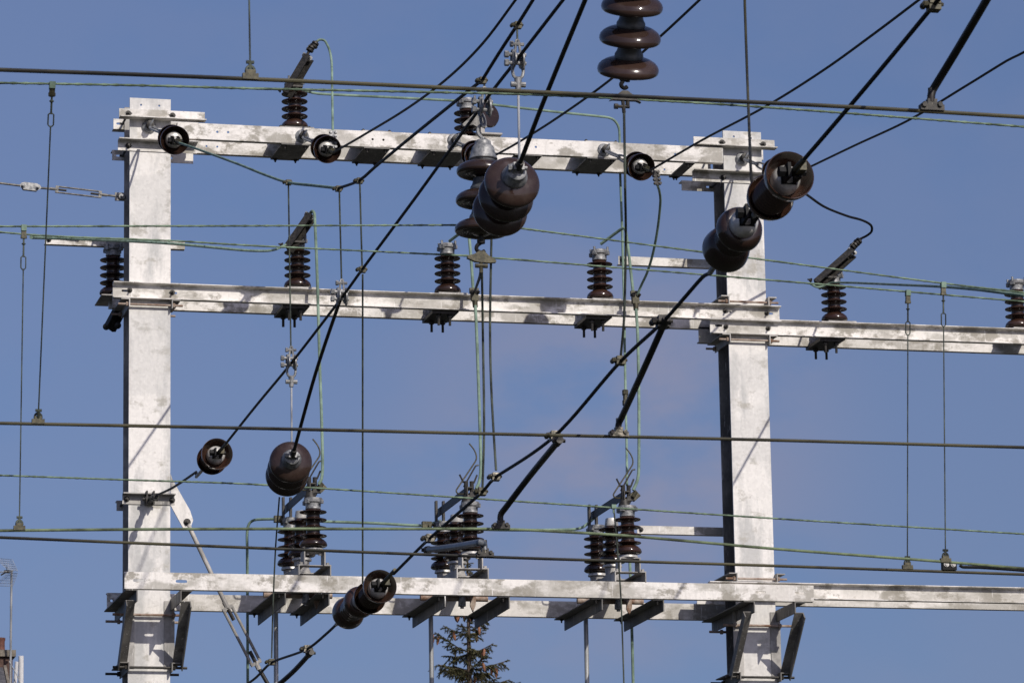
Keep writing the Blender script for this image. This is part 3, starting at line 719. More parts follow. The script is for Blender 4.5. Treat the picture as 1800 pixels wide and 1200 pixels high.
def eye(px, py, Y, label):
    p = UY(px, py, Y); t = thing('eye_bolt', label, 'bolt', p, 'eye bolts through the crossbeam faces')
    mb = MB(); mb.lathe([(.050, -.002), (.052, .002), (.044, .010), (.02, .014)], 20, Matrix.Translation(p) @ Vector((0, -1, 0)).to_track_quat('Z', 'Y').to_matrix().to_4x4()); mb.build('washer', 'cast', t)
    mb = MB(); mb.cyl(p+Vector((0, -.012, 0)), p+Vector((0, -.032, 0)), .028, n=6)
    for k in range(4): mb.lathe([(.014, 0), (.027, .003), (.027, .008), (.014, .011)], 14, Matrix.Translation(p+Vector((0, -.033-.012*k, 0))) @ Vector((0, -1, 0)).to_track_quat('Z', 'Y').to_matrix().to_4x4())
    mb.build('nut', 'dark', t)
    mb = MB(); mb.tube([p+Vector((.004+.03*math.cos(a)*.4, -.085+.022*math.sin(a), .022*math.cos(a))) for a in [2*math.pi*i/14 for i in range(14)]], .008, 7, closed=True); mb.build('eye', 'cast', t)
S = {}
for key, anc, fr, end, lab in (('s1', (262, 222), (307.5, 247), (322, 250), 'brown strain insulator in front of the left post head with a green wire'),
                               ('s2', (531, 240), (576, 263), (592, 264), 'brown strain insulator on the top crossbeam with a looped green lead above'),
                               ('s3', (798, 247), (841, 275), (868, 275), 'brown strain insulator half hidden behind a grey insulator cap'),
                               ('s4', (1062, 264), (1128, 294), (1150, 297), 'brown strain insulator on the top crossbeam near the right post'),
                               ('s5', (1305, 279), (1372, 305), (1422, 285), 'brown strain insulator at the right post head hidden behind larger insulators')):
    Y = -.012 if key in ('s1', 's5') else -.061
    eye(*anc, Y, 'eye bolt on the ' + {'s1': 'left post head', 's2': 'left half of the top crossbeam', 's3': 'middle of the top crossbeam', 's4': 'right half of the top crossbeam', 's5': 'right post head'}[key])
    S[key] = strain(anc, Y-.105, fr, None, end, .100 if key != 's1' else .103, lab)

# ------------------------------------------------------------------ wires
def cable(name, pts, r, mat, label, cat='wire', group=None, n=8, lobes=0, per=.12, pitch=.15):
    mb = MB(); mb.tube(spline(pts, per), r, n, lobes, pitch); return tag(mb.build(name, mat, sharp=0 if lobes else 38), label, cat, group)
def extend(P, a=0, b=0):
    P = list(P)
    if a: P.insert(0, P[0] + (P[0]-P[1]).normalized()*a)
    if b: P.append(P[-1] + (P[-1]-P[-2]).normalized()*b)
    return P
YA, YB, YC, YDD, YE, YFF, YG, YH = YD(13.1), YD(16.2), YD(17.0), YD(18.8), YD(19.2), YD(18.75), YD(19.25), YD(24.6)
GW = 'contact and messenger wires along the tracks'
line = lambda px, Y: extend(ypath(px, Y), 9, 9)
cable('contact_wire', line([(0, 123), (300, 133.5), (600, 146), (900, 160), (1200, 174), (1500, 188.5), (1800, 206)], YA), .0072, 'contact', 'thick olive contact wire crossing at the very top, nearest the camera', group=GW)
cable('messenger_wire', line([(0, 146), (250, 150.5), (450, 156), (900, 165.5), (1098, 174), (1350, 189), (1800, 223)], YB), .0062, 'strand', 'twisted green messenger wire just under the top contact wire', group=GW, n=18, lobes=6, per=.05, pitch=.22)
cable('contact_wire', line([(0, 743.5), (450, 752.5), (900, 763), (1350, 773), (1800, 786)], YC), .0072, 'contact', 'olive contact wire crossing both posts midway between the lower beams', group=GW)
cable('messenger_wire', line([(0, 398), (450, 397), (840, 395.5), (880, 397.5), (925, 402.5), (1235, 443), (1350, 457.5), (1655, 497.5), (1800, 514)], YDD), .0056, 'strand', 'twisted green messenger wire that runs level then slopes down past the grey-capped discs', group=GW, n=18, lobes=6, per=.05, pitch=.2)
cable('messenger_wire', line([(0, 408), (60, 413), (150, 417.5), (297, 423), (450, 432), (820, 449.5), (847, 452.5), (900, 455.5), (1350, 492), (1600, 513), (1800, 530)], YE), .0056, 'strand', 'twisted green messenger wire held in the saddle of the half-hidden disc string', group=GW, n=18, lobes=6, per=.05, pitch=.2)
cable('contact_wire', line([(0, 932), (225, 930), (450, 929), (860, 929), (885, 929.5), (940, 931.5), (1100, 941), (1350, 963), (1650, 986), (1800, 998.5)], YFF), .0068, 'oldgreen', 'greenish contact wire, level at left, just above the lowest wire', group=GW)
cable('contact_wire', line([(0, 944), (450, 962.5), (900, 979.5), (1350, 993.5), (1800, 1009)], YG), .0072, 'contact', 'lowest olive contact wire, crossing just above the platform', group=GW)
cable('messenger_wire', line([(0, 835), (225, 843), (450, 851), (900, 880), (1350, 910), (1800, 938)], YH), .0068, 'strand', 'thin green wire crossing the switches between the two lower contact wires', group=GW, n=18, lobes=6, per=.05, pitch=.25)
cable('jumper_wire', ypath([(55, 417), (170, 421), (300, 428), (440, 440), (470, 440.5), (485, 438), (500, 432)], .0) if 0 else [UY(55, 417, YE), UY(170, 421, YE+2), UY(300, 428, YE+5), UY(430, 440, -2), UY(470, 441, -.6), UY(486, 438, -.1), UY(503, 430, .0)], .009, 'green', 'green jumper leaving the messenger wire for the left middle insulator', 'cable')
cable('jumper_wire', [UY(1425, 499, .02), UY(1436, 504.5, .0), UY(1446, 503, .0), UY(1462, 497, -.03), UY(1500, 497, -.6), UY(1570, 500, -3), UY(1650, 503.5, -6), UY(1720, 509, YE+.5), UY(1800, 519, YE), UY(1900, 531, YE)], .0085, 'green', 'green jumper from the right beam insulator out to the messenger wires', 'cable')
cable('jumper_wire', [UY(1687, 993, YG), UY(1693, 996, YG), UY(1720, 996.5, YG), UY(1760, 999, YG+.1), UY(1800, 1002, YG+.1), UY(1900, 1012, YG+.1)], .008, 'black', 'short dark jumper at far right between the two lowest contact wires', 'cable')

# --- cross-span wires in the vertical plane of the left post
XU = S['s1'][0].x
XL = UY(265, 876, -.09).x
GB = 'black span wires running overhead towards the camera'
s1e = UX(595, 331, XU)
cable('span_wire', [S['s1'][3], *xpath([(345, 261.5), (420, 289), (470, 309), (507, 321)], XU), *xpath([(550, 326), (595, 331)], XU)], .0085, 'green', 'dark green sagging wire from the left post head to the first droppers', group=GB)
cable('span_wire', extend(xpath([(595, 331), (632, 317), (660, 293), (740, 227), (848, 140.5)], XU), 0, 0), .0083, 'black', 'black upper span wire rising right from the lowest dropper', group=GB)
cable('span_wire', extend(xpath([(848, 140.5), (875, 97), (910, 43), (937, 0), (960, -40)], XU), 0, 12), .0083, 'black', 'black upper span wire leaving the top edge right of centre', group=GB)
cable('span_wire', extend(xpath([(395, 782), (450, 713), (512, 638), (603, 520), (637, 473), (735, 341), (862, 165), (908, 106), (990, 0), (1040, -64)], XL), 0, 12), .0080, 'black', 'long black middle span wire from the small insulator above the anchor to the top edge', group=GB)
XH = UD(1385, 312, 14.7).x
hb = UX(450, 1190, XH); ha = Vector((XH, -.05, hb.z-.04))
cable('span_wire', extend(xpath([(1411, 283), (1450, 238), (1520, 156), (1580, 84), (1641, 10), (1690, -50)], XH), 0, 10), .0078, 'black', 'black lower span wire from the big insulator pair to the top right corner', group=GB)
# --- wires from the top crossbeam towards the camera
cable('span_wire', extend([S['s2'][3], *xpath([(640, 237), (720, 188), (790, 135), (850, 75), (905, 2), (930, -32)], S['s2'][0].x)], 0, 8), .0082, 'black', 'black wire from the strain insulator with the looped lead to the top edge', group=GB)
cable('span_wire', extend([S['s3'][3], *xpath([(905, 254), (980, 207), (1072, 141), (1160, 65), (1232, -2), (1260, -30)], S['s3'][0].x)], 0, 8), .0082, 'black', 'black wire passing behind the large hanging discs to the top edge', group=GB)
cable('span_wire', extend([S['s4'][3], *xpath([(1235, 246), (1350, 185), (1450, 122), (1540, 57), (1617, -1), (1660, -32)], S['s4'][0].x)], 0, 8), .0082, 'black', 'black wire rising right from the strain insulator near the right post', group=GB)
cable('span_wire', extend([S['s5'][3], *xpath([(1500, 257), (1600, 210), (1700, 150), (1770, 107), (1800, 92), (1850, 60)], S['s5'][0].x)], 0, 8), .0082, 'black', 'black wire leaving the right edge below the thick tube', group=GB)
cable('lead_wire', [UX(1408, 335, S['s5'][0].x), UY(1422, 345, -1.0), UY(1450, 364, -.7), UY(1490, 380, -.4), UY(1515, 387, -.2), UY(1531, 396, -.1), UY(1532, 407, .0), UY(1524, 414, .02), UY(1514, 419, .03)], .0095, 'black', 'black lead curling down to the arm on the right beam insulator', 'cable', per=.03)
lx = S['s2'][2]
cable('lead_wire', [UY(556, 74, .03), UY(562, 70, .02), UY(571, 72, .0), UY(579, 88, -.1), UY(583, 112, -.3), UY(584, 165, -.7), UY(585, 232, -1.05)], .009, 'green', 'green looped lead dropping from the top insulator arm to a strain insulator', 'cable', per=.03)
def jaw_clamp(mb, p, q, w=.022):
    """a run of bolted jaws between two points"""
    p, q = Vector(p), Vector(q); d = (q-p).normalized(); x = d.orthogonal().normalized()
    L = (q-p).length; n = max(2, int(L/.03))
    mb.obox((p+q)/2, d*L/2, Vector((w*.5, 0, 0)), Vector((0, w*.4, 0)))
    for i in range(n):
        c = p.lerp(q, (i+.5)/n)
        for s in (-1, 1): mb.lathe([(.001, -.012), (.011, -.010), (.011, .010), (.001, .012)], 8, Matrix.Translation(c+Vector((s*w*.85, -.01, 0))) @ Matrix.Rotation(R(80), 4, 'X'))
    return mb
a_, b_ = UY(585, 230, -1.05), UY(585, 262, -1.12)
mb = MB(); jaw_clamp(mb, a_, b_); tag(mb.build('jaw_clamp', 'cast'), 'knobbly clamp joining the looped green lead to its strain insulator', 'clamp')
X4 = S['s4'][0].x
a_, b_ = UX(1151, 300, X4), UX(1156, 326, X4)
mb = MB(); jaw_clamp(mb, a_, b_); tag(mb.build('jaw_clamp', 'dark'), 'knobbly dark clamp hanging below the strain insulator near the right post', 'clamp')
cable('lead_wire', [b_, UY(1159, 336, -1.1), UY(1161, 352, -1.0), UY(1157, 395, -.8), UY(1149, 440, -.6), UY(1138, 478, -.4), UY(1127, 502, -.25), UY(1119, 522, -.2)], .0095, 'green', 'dark green lead curving down from the strain insulator near the right post', 'cable', per=.03)

# --- green pipes from the middle insulators down to the switches
GP = 'green down pipes to the switches'
cable('down_pipe', [UY(539, 388, .02), UY(546, 374, -.0), UY(550, 371.5, -.03), UY(553, 379, -.06), UY(557, 470, -.15), UY(562, 640, -.28), UY(566, 760, -.38), UY(567, 822, -.44), UY(565, 842, -.46), UY(560, 851, -.46)], .0115, 'green', 'pale green pipe from the left tilted arm to the left switch', 'pipe', GP, per=.04)
cable('down_pipe', [UY(790, 424, .10), UY(806, 412, .0), UY(822, 403, -.10), UY(824, 412, -.10), UY(828, 455, -.13), UY(832, 513, -.18)], .0115, 'green', 'pale green pipe rising from the middle insulator and dropping to a bronze clamp', 'pipe', GP, per=.04)
cable('down_pipe', [UY(835.5, 537, -.20), UY(838, 590, -.24), UY(842, 700, -.32), UY(845, 800, -.41), UY(845, 828, -.44), UY(842, 848, -.46), UY(837, 858, -.46)], .0115, 'green', 'pale green pipe from the bronze clamp to the centre switch', 'pipe', GP, per=.04)
cable('down_pipe', [UY(1056, 429, .10), UY(1075, 415, .02), UY(1094, 401.5, -.08), UY(1099, 403, -.1), UY(1102, 420, -.11), UY(1108, 470, -.14), UY(1113, 515, -.18)], .0115, 'green', 'pale green pipe rising from the insulator nearest the right post', 'pipe', GP, per=.04)
cable('down_pipe', [UY(1118, 543, -.20), UY(1121, 590, -.24), UY(1123, 700, -.32), UY(1123, 815, -.42), UY(1121, 842, -.45), UY(1113, 861, -.46)], .0115, 'green', 'pale green pipe from the bronze clamp to the right switch', 'pipe', GP, per=.04)
def bronze_joint(px0, px1, Y, label):
    a_, b_ = UY(*px0, Y), UY(*px1, Y); d = (b_-a_).normalized()
    t = thing('pipe_joint', label, 'joint', b_)
    mb = MB(); mb.obox(a_.lerp(b_, .35), Vector((.026, 0, 0)), Vector((0, .02, 0)), d*(b_-a_).length*.30); mb.obox(a_.lerp(b_, .1), Vector((.034, 0, 0)), Vector((0, .012, 0)), Vector((0, 0, .02))); mb.build('clamp_body', 'bronze', t)
    mb = MB(); mb.cyl(a_.lerp(b_, .62), b_, .021, .019, n=10); mb.build('ferrule', 'bronze', t)
    for s in (-1, 1): mb = MB(); mb.bolt(a_.lerp(b_, .2)+Vector((s*.02, -.018, 0)), (s*.5, -1, 0), .012, .012, .01); mb.build('bolt', 'dark', t)
bronze_joint((833, 508), (835.5, 540), -.19, 'bronze clamp on the green pipe left of the hanging disc string')
bronze_joint((1116, 513), (1118, 545), -.19, 'bronze clamp where the curved dark lead meets a green pipe')
# the bus pipe from the top-left insulator, over the top crossbeam and down past the right arm
cable('bus_pipe', [UY(528, 158, .13), UY(560, 165, .14), UY(700, 172, .2), UY(830, 179, .3), UY(865, 184, .33), UY(960, 195, .4), UY(1055, 205, .46), UY(1076, 209, .47), UY(1086, 220, .47), UY(1089, 235, .47), UY(1090, 300, .47), UY(1093.5, 400, .47), UY(1095, 460, .47), UY(1097, 530, .40), UY(1098, 600, .3), UY(1099.5, 690, .1)], .010, 'green', 'long green pipe over the top crossbeam that bends down past the right arm', 'pipe', per=.06)
a_, b_ = UY(1099, 686, .1), UY(1099.5, 712, .08)
mb = MB(); mb.cyl(a_, a_.lerp(b_, .3), .024, n=8); mb.cyl(a_.lerp(b_, .3), a_.lerp(b_, .68), .018, n=10); mb.cyl(a_.lerp(b_, .68), b_, .023, n=6); tag(mb.build('pipe_coupling', 'bronze'), 'brown coupling on the thin pipe above the right switch', 'coupling')
cable('bus_pipe', [b_, UY(1101, 760, .02), UY(1102, 820, -.2), UY(1102, 852, -.40)], .0095, 'green', 'thin green pipe from the brown coupling down to the right switch', 'pipe', per=.06)
# switch leads
cable('lead_pipe', [UY(435.5, 1200, .78), UY(435.5, 1230, .78)][::-1] + [UY(435, 1060, .78), UY(434.5, 960, .72), UY(434.5, 935, .70), UY(438, 920, .68), UY(447, 913.5, .66), UY(465, 912, .6), UY(500, 911.5, .5)], .0105, 'green', 'green pipe bending down from the rear of the left switch', 'pipe', per=.03)
cable('lead_pipe', [UY(545, 914, .47), UY(570, 916, .47), UY(660, 919, .47), UY(742, 923, .47), UY(775, 915, .47)], .0105, 'green', 'green pipe joining the rears of the left and centre switches', 'pipe', per=.05)
cable('lead_pipe', [UY(795, 925, .47), UY(850, 930, .45), UY(930, 931, .45), UY(1005, 930, .45), UY(1022, 927, .45), UY(1034, 919, .45), UY(1044, 910, .45)], .0105, 'green', 'green pipe joining the rears of the centre and right switches', 'pipe', per=.04)
cable('lead_pipe', [UY(1106, 960, .75), UY(1109, 1040, .75), UY(1113, 1200, .75), UY(1114.5, 1260, .75)], .0115, 'green', 'green pipe dropping behind the right switch and its bracket', 'pipe')
for px, lab in (((490, 912), 'dark clamp at the rear terminal of the left switch'), ((750, 922), 'dark clamp at the rear terminal of the centre switch')):
    p = UY(*px, .47); mb = MB(); mb.obox(p, (.035, 0, 0), (0, .022, 0), (0, 0, .024)); mb.cyl(p+Vector((.02, -.04, -.01)), p+Vector((.02, .04, -.01)), .014, n=6); mb.cyl(p+Vector((.04, 0, .0)), p+Vector((.09, 0, .012)), .013, n=8); tag(mb.build('terminal_clamp', 'bronze'), lab, 'clamp')

# ------------------------------------------------------------------ clamps and fittings on the span wires
def wire_clamp_parts(t, p, d, s=1.0, mat='cast', down=True):
    """two bolted jaws round a wire running along d, with a lug below"""
    p, d = Vector(p), Vector(d).normalized(); x = Vector((1, 0, 0)); x = (x - d*x.dot(d)).normalized(); u = d.cross(x).normalized(); u = u if u.z > 0 else -u
    mb = MB(); mb.obox(p+u*.012*s, d*.026*s, x*.022*s, u*.010*s); mb.obox(p-u*.012*s, d*.022*s, x*.024*s, u*.010*s)
    mb.cyl(p-x*.03*s+u*.004, p+x*.03*s+u*.004, .015*s, n=10); mb.build('jaw', mat, t)
    for k in (-1, 1):
        mb = MB(); c = p + d*k*.014*s - x*.020*s; mb.cyl(c-x*.030*s, c+x*.055*s, .0075*s, n=6); mb.cyl(c-x*.026*s, c-x*.012*s, .013*s, n=6); mb.build('bolt', mat, t)
def span_clamp(px, X, label, s=1.0, mat='cast', group='clamps on the span wires', dpx=None):
    p = UX(*px, X); t = thing('span_clamp', label, 'clamp', p, group)
    q = UX(*(dpx or (px[0]+10, px[1]-11)), X); wire_clamp_parts(t, p, q-p, s, mat); return p
def pulley(px, X, rod_up, rod_dn, label):
    """cable saddle on the middle span wire: two round cheeks, bolts, a shackle and the rods above and below"""
    p = UX(*px, X); t = thing('wire_hanger', label, 'hanger', p, 'cheeked hangers on the middle span wire')
    ex = Vector((1, 0, 0))
    for s in (-1, 1):
        c = p+ex*s*.018
        mb = MB(); mb.lathe([(.001, -.006), (.034, -.006), (.040, -.003), (.040, .003), (.030, .006), (.001, .006)], 20, Matrix.Translation(c) @ ex.to_track_quat('Z', 'Y').to_matrix().to_4x4() @ Matrix.Diagonal((1.25, .95, 1, 1)))
        mb.tube([c+ex*s*.006+Vector((0, .030*math.cos(a)*.8, .045*math.sin(a))) for a in [2*math.pi*i/18 for i in range(18)]], .006, 6, closed=True); mb.build('cheek', 'cast', t)
    for dz in (.022, -.018):
        mb = MB(); mb.cyl(p+Vector((-.062, -.012, dz)), p+Vector((.036, -.012, dz)), .009, n=8); mb.cyl(p+Vector((-.064, -.012, dz)), p+Vector((-.045, -.012, dz)), .016, n=6); mb.build('bolt', 'cast', t)
    z = .075
    mb = MB(); mb.cyl(p+Vector((-.03, 0, z)), p+Vector((.03, 0, z)), .008, n=6); mb.cyl(p+Vector((-.034, 0, z)), p+Vector((-.02, 0, z)), .014, n=6)
    mb.tube(spline([p+Vector((-.012, 0, .03)), p+Vector((-.008, 0, z)), p+Vector((0, 0, z+.022)), p+Vector((.008, 0, z)), p+Vector((.012, 0, .03))], .01), .006, 6); mb.build('top_eye', 'cast', t)
    if rod_up:
        u = UX(*rod_up, X); mb = MB(); mb.cyl(p+Vector((0, 0, z+.02)), Vector((p.x, p.y, u.z)), .0045, n=6); mb.build('upper_rod', 'thin', t)
    if rod_dn:
        mb = MB(); mb.tube(spline([p+Vector((-.026, 0, -.01)), p+Vector((-.024, 0, -.06)), p+Vector((-.014, 0, -.082)), p+Vector((.014, 0, -.082)), p+Vector((.024, 0, -.06)), p+Vector((.026, 0, -.01))], .012), .0075, 7)
        mb.build('shackle', 'cast', t)
        mb = MB(); mb.cyl(p+Vector((-.034, 0, -.115)), p+Vector((.034, 0, -.115)), .013, n=8); mb.cyl(p+Vector((0, 0, -.085)), p+Vector((0, 0, -.145)), .018, .013, n=10); mb.build('ball_eye', 'cast', t)
        u = UX(*rod_dn, X); mb = MB(); mb.cyl(p+Vector((0, 0, -.14)), Vector((p.x, p.y, u.z)), .006, n=8); mb.build('lower_rod', 'conduit', t)
    return p
pf1 = pulley((910, 106), XL, (911, 50), (914, 285), 'silvery hanger high on the span wire with a rod down to the big facing insulator')
pf2 = pulley((852, 188), XL, (849, 145), None, 'silvery hanger above the grey-capped disc string')
pf3 = pulley((512, 637), XL, None, (515, 782), 'silvery hanger on the span wire with a rod down to the lower facing insulator')
pf4 = pulley((601, 521), XL, None, None, 'silvery hanger on the span wire where a dark tube hangs from a dropper')
for px, lab in (((910, 45), 'small clamp at the top edge holding the thin hanger rod'), ((848, 142), 'small clamp at the kink of the upper span wire'), ((507, 321), 'small clamp with a dropper on the sagging green wire'),
                ((595, 332), 'small clamp with a dropper at the lowest point of the upper span'), ((632, 318), 'small clamp with a dropper where the black upper span begins to rise')):
    span_clamp(px, XU, lab, .68, 'bronze')
span_clamp((637, 474), XL, 'small clamp on the middle span wire right of a hanger, with droppers', .72, 'bronze')
GD = 'thin vertical droppers between span wires'
def vline(name, a, b, r, label, mat='thin', group=GD):
    return cable(name, [a, b], r, mat, label, 'dropper', group, n=6)
vline('dropper', UX(507, 325, XU), UX(511.5, 622, XL), .0048, 'dropper from the sagging green wire to the left hanger')
vline('dropper', UX(596.5, 336, XU), UX(600.5, 500, XL), .0048, 'dropper down to the hanger on the dark tube')
vline('dropper', UX(632.5, 323, XU), UX(636.5, 468, XL), .0048, 'dropper between the black upper and middle span wires')
vline('dropper', UX(637.5, 482, XL), UX(637.5, 1058, XH), .0050, 'long dropper from the middle span wire down to the low insulator pair')
cable('dropper', [UX(864, 415, XH), UX(861.5, 560, XH), UX(862.5, 650, XH), UX(866, 730, XH), UX(872, 826, XH)], .0060, 'thin', 'bowed dropper ending at the clamp right of the disc string', 'dropper', GD, n=7)
sad = UY(847, 454, YE)
cable('dropper', [UY(847, 468, YE), UX(849, 600, XH), UX(851, 750, XH), UX(848, 862, XH)], .0060, 'thin', 'dropper from the disc string saddle to the lower span wire', 'dropper', GD, n=7)
cable('dropper', [UY(846, 474, YE), UY(843, 488, YE+2), UY(834.5, 512, -.22)], .0085, 'black', 'dark slanting lead from the saddle to a bronze clamp', 'dropper', None, n=7)
cable('dropper', [UY(1097, 196, YB), UY(1099, 330, YB), UX(1100, 430, XH), UX(1097, 560, XH), UX(1091, 628, XH)], .0055, 'thin', 'long dropper from the top saddle down to the lower span wire', 'dropper', GD, n=7)
cable('dropper', [UX(491, 874, XL), UX(484.5, 960, XH), UX(480, 1060, XH), UX(477.5, 1156, XH)], .0050, 'thin', 'dropper below the lower facing insulator', 'dropper', GD, n=7)
cable('dropper', [UY(1079, 893, YH), UY(1087, 985, YH), UY(1092, 1060, YH), UY(1097, 1210, YH), UY(1098, 1260, YH)], .0050, 'thin', 'dropper in front of the right switch running off the bottom edge', 'dropper', GD, n=7)
p = UY(1078.5, 890, YH); mb = MB(); mb.obox(p, (.014, 0, 0), (0, .014, 0), (0, 0, .012)); mb.cyl(p+Vector((0, 0, -.012)), p+Vector((0, 0, -.04)), .006, n=6); tag(mb.build('wire_clip', 'green'), 'small green clip on the thin wire at the right switch', 'clip')
for px, lab, mt, sc in (((1641, 10), 'yellowish clamp on the lower span wire at the top right corner', 'bronze', .85), ((1165, 566), 'clamp on the lower span wire right of centre, holding the steep dark tube', 'dark', 1.05),
                    ((1090, 634), 'small clamp on the lower span wire at the long dropper', 'bronze', .8), ((975, 766), 'silvery clamp on the lower span wire where it meets the contact wire', 'clamp', .9),
                    ((871, 838), 'silvery clamp on the lower span wire with a bowed dropper', 'clamp', .8), ((847, 864), 'small clamp on the lower span wire at the centre switch', 'bronze', .8),
                    ((755, 946), 'silvery clamp on the lower span wire at the left end of the short grey tube', 'clamp', .9), ((540, 1140), 'silvery clamp near the bottom edge holding a dark tube', 'clamp', .9), ((477, 1163), 'small clamp near the bottom edge with a dropper', 'bronze', .8)):
    span_clamp(px, XH, lab, sc, mt)

# steady arms: tubes from the lower span wire to the contact wires
def steady(pts, r, mat, label, foot_Y=None, footmat='dark', Y1=None):
    t = thing('steady_arm', label, 'tube', pts[-1], 'tubes that steady the contact wires')
    mb = MB(); mb.tube(spline(pts, .03), r, 12); mb.build('tube', mat, t)
    mb = MB(); d = (pts[0]-pts[1]).normalized(); mb.cyl(pts[0]-d*.01, pts[0]+d*.05, r*1.25, n=12); mb.cyl(pts[0]+Vector((-.03, 0, 0))+d*.03, pts[0]+Vector((.03, 0, 0))+d*.03, r*.6, n=8); mb.build('end_fitting', 'dark', t)
    e = pts[-1]
    mb = MB(); mb.cyl(e+Vector((0, 0, .05)), e+Vector((0, 0, -.012)), r*.7, r*.9, n=10); mb.build('drop_bracket', 'clamp', t)
    mb = MB(); mb.obox(e+Vector((0, 0, -.020)), (.042, 0, 0), (0, .014, 0), (0, 0, .010)); mb.cyl(e+Vector((-.03, -.022, -.012)), e+Vector((-.03, .022, -.012)), .010, n=6); mb.cyl(e+Vector((.026, -.022, -.010)), e+Vector((.026, .022, -.010)), .009, n=6); mb.box(e+Vector((-.016, -.012, -.012)), e+Vector((.018, .012, .010))); mb.build('foot_clamp', footmat, t)
def seg(p0, p1, Y0, Y1, n):                                     # straight pull in depth between two photo points
    return [UY(p0[0]+(p1[0]-p0[0])*i/n, p0[1]+(p1[1]-p0[1])*i/n, Y0+(Y1-Y0)*i/n) for i in range(n+1)]
steady([UY(1790, -100, YA-.9), UY(1736, -3, YA-.45), UY(1680, 92, YA-.12), UY(1641, 156, YA), UY(1637, 168, YA), UY(1637, 180, YA)], .0140, 'tube', 'thick dark tube dropping from the top right corner to the top contact wire')
p0 = UX(1166, 572, XH); steady([p0, UY(1132, 648, p0.y+.25), UY(1092, 735, YC-.02), UY(1087.5, 745, YC), UY(1087, 755, YC)], .0140, 'tube', 'steep dark tube ending with a pale foot on the middle contact wire', footmat='clamp')
p0 = UX(979, 778, XH); steady([p0, UY(930, 838, p0.y+.5), UY(888, 893, YFF-.03), UY(880, 905, YFF), UY(880, 918, YFF)], .0145, 'tube', 'dark tube below centre ending on the greenish contact wire')
M['bluegrey'] = simple('blue_grey_tube', c4(.07, .08, .095), c4(.14, .15, .17), 12, .45, .2)
p0 = UX(753, 966, XH); steady([p0, UY(800, 960, (p0.y+YG)/2), UY(843, 953, YG-.05), UY(850, 956, YG), UY(852, 967, YG)], .0165, 'bluegrey', 'short blue-grey tube lying across the centre switch insulators')
p0 = UX(543, 1150, XH); steady([p0, UY(515, 1180, p0.y+.3), UY(485, 1206, p0.y+.55), UY(420, 1255, p0.y+1.1), UY(400, 1285, p0.y+1.2)], .0145, 'tube', 'dark tube leaving the bottom edge near the stay')

# ------------------------------------------------------------------ droppers between messenger and contact wires
def dropper(top, Yt, bot, Yb, label, fancy=True, foot='bronze'):
    a_ = UY(*top, Yt); b_ = UY(*bot, Yb); d = (b_-a_).normalized(); sc = (a_-Vector(CAM)).length/6900
    t = thing('dropper', label, 'dropper', b_, 'droppers between messenger and contact wires')
    L = lambda px: a_ + d*(px*sc)
    s0 = 0
    if fancy:
        mb = MB(); mb.obox(L(2), (.012, 0, 0), (0, .012, 0), d*.014); mb.build('wire_hook', 'green', t)
        mb = MB(); mb.obox(L(13), (.011, 0, 0), (0, .008, 0), d*.020); mb.cyl(L(18)+Vector((-.014, 0, 0)), L(18)+Vector((.014, 0, 0)), .007, n=6); mb.build('strap', 'bronze', t)
        mb = MB(); mb.tube([L(20), L(24), L(45), L(53)], .0042, 6); mb.tube([L(30)+Vector((.006*math.cos(k), .006*math.sin(k), 0)) for k in np.linspace(0, 6.28, 9)[:-1]], .004, 5, closed=True); mb.build('rod', 'thin', t)
        mb = MB(); x = Vector((.011, 0, 0)); mb.tube([L(52)-x*.5, L(54)-x, L(72)-x, L(75)-x*.4, L(75)+x*.4, L(72)+x, L(54)+x, L(52)+x*.5], .0032, 6, closed=True); mb.build('link', 'thin', t)
        s0 = 75
    e = b_ - d*.045
    mb = MB(); st = L(s0) if s0 else a_
    mb.cyl(st, e, .0030, n=6); mb.build('wire', 'thin', t)
    mb = MB(); mb.cyl(e, b_-d*.012, .006, n=6); mb.cyl(e+Vector((-.013, 0, 0)), e+Vector((.013, 0, 0)), .006, n=6)
    mb.tube([b_+Vector((0, 0, .014))+Vector((.014*math.cos(k), 0, .018*math.sin(k))) for k in np.linspace(0, 6.28, 13)[:-1]], .005, 6, closed=True); mb.build('eye', 'thin', t)
    mb = MB(); mb.obox(b_+Vector((0, 0, -.004)), (.026, 0, 0), (0, .010, 0), (0, 0, .010)); mb.obox(b_+Vector((0, 0, .010)), (.016, 0, 0), (0, .009, 0), (0, 0, .008)); mb.build('foot_clamp', foot, t)
dropper((92, 148.5), YB, (67, 739), YC, 'dropper at left hanging from the upper messenger wire')
dropper((42, 399), YDD, (34, 926), YFF, 'dropper nearest the left edge')
dropper((1596, 513), YE, (1595, 995), YG, 'dropper at right, the left one of a pair')
dropper((1658, 499), YDD, (1662, 983), YFF, 'dropper at right ending in a black block with two pale bolts')
dropper((437, -60), YA, (440, 133), YA, 'dropper hanging from beyond the top edge at left', fancy=False)
cable('dropper', [UY(1307, -60, YB), UY(1313, 120, YB), UX(1320, 300, XH), UX(1326, 372, XH)], .0058, 'contact', 'dropper from beyond the top edge down behind the big insulator pair', 'dropper', None, n=7)
p = UY(1668, 994, YG); t = thing('feeder_clamp', 'black block with two pale round bolts on the lowest contact wires', 'clamp', p)
mb = MB(); mb.obox(p, (.036, 0, 0), (0, .014, 0), (0, 0, .021)); mb.obox(p+Vector((-.02, 0, .03)), (.018, 0, 0), (0, .012, 0), (0, 0, .008)); mb.build('block', 'black', t)
for dx in (-.018, .017): mb = MB(); mb.bolt(p+Vector((dx, -.0145, .006)), (0, -1, 0), .009, .005, 0); mb.build('bolt', 'bright_cap', t)

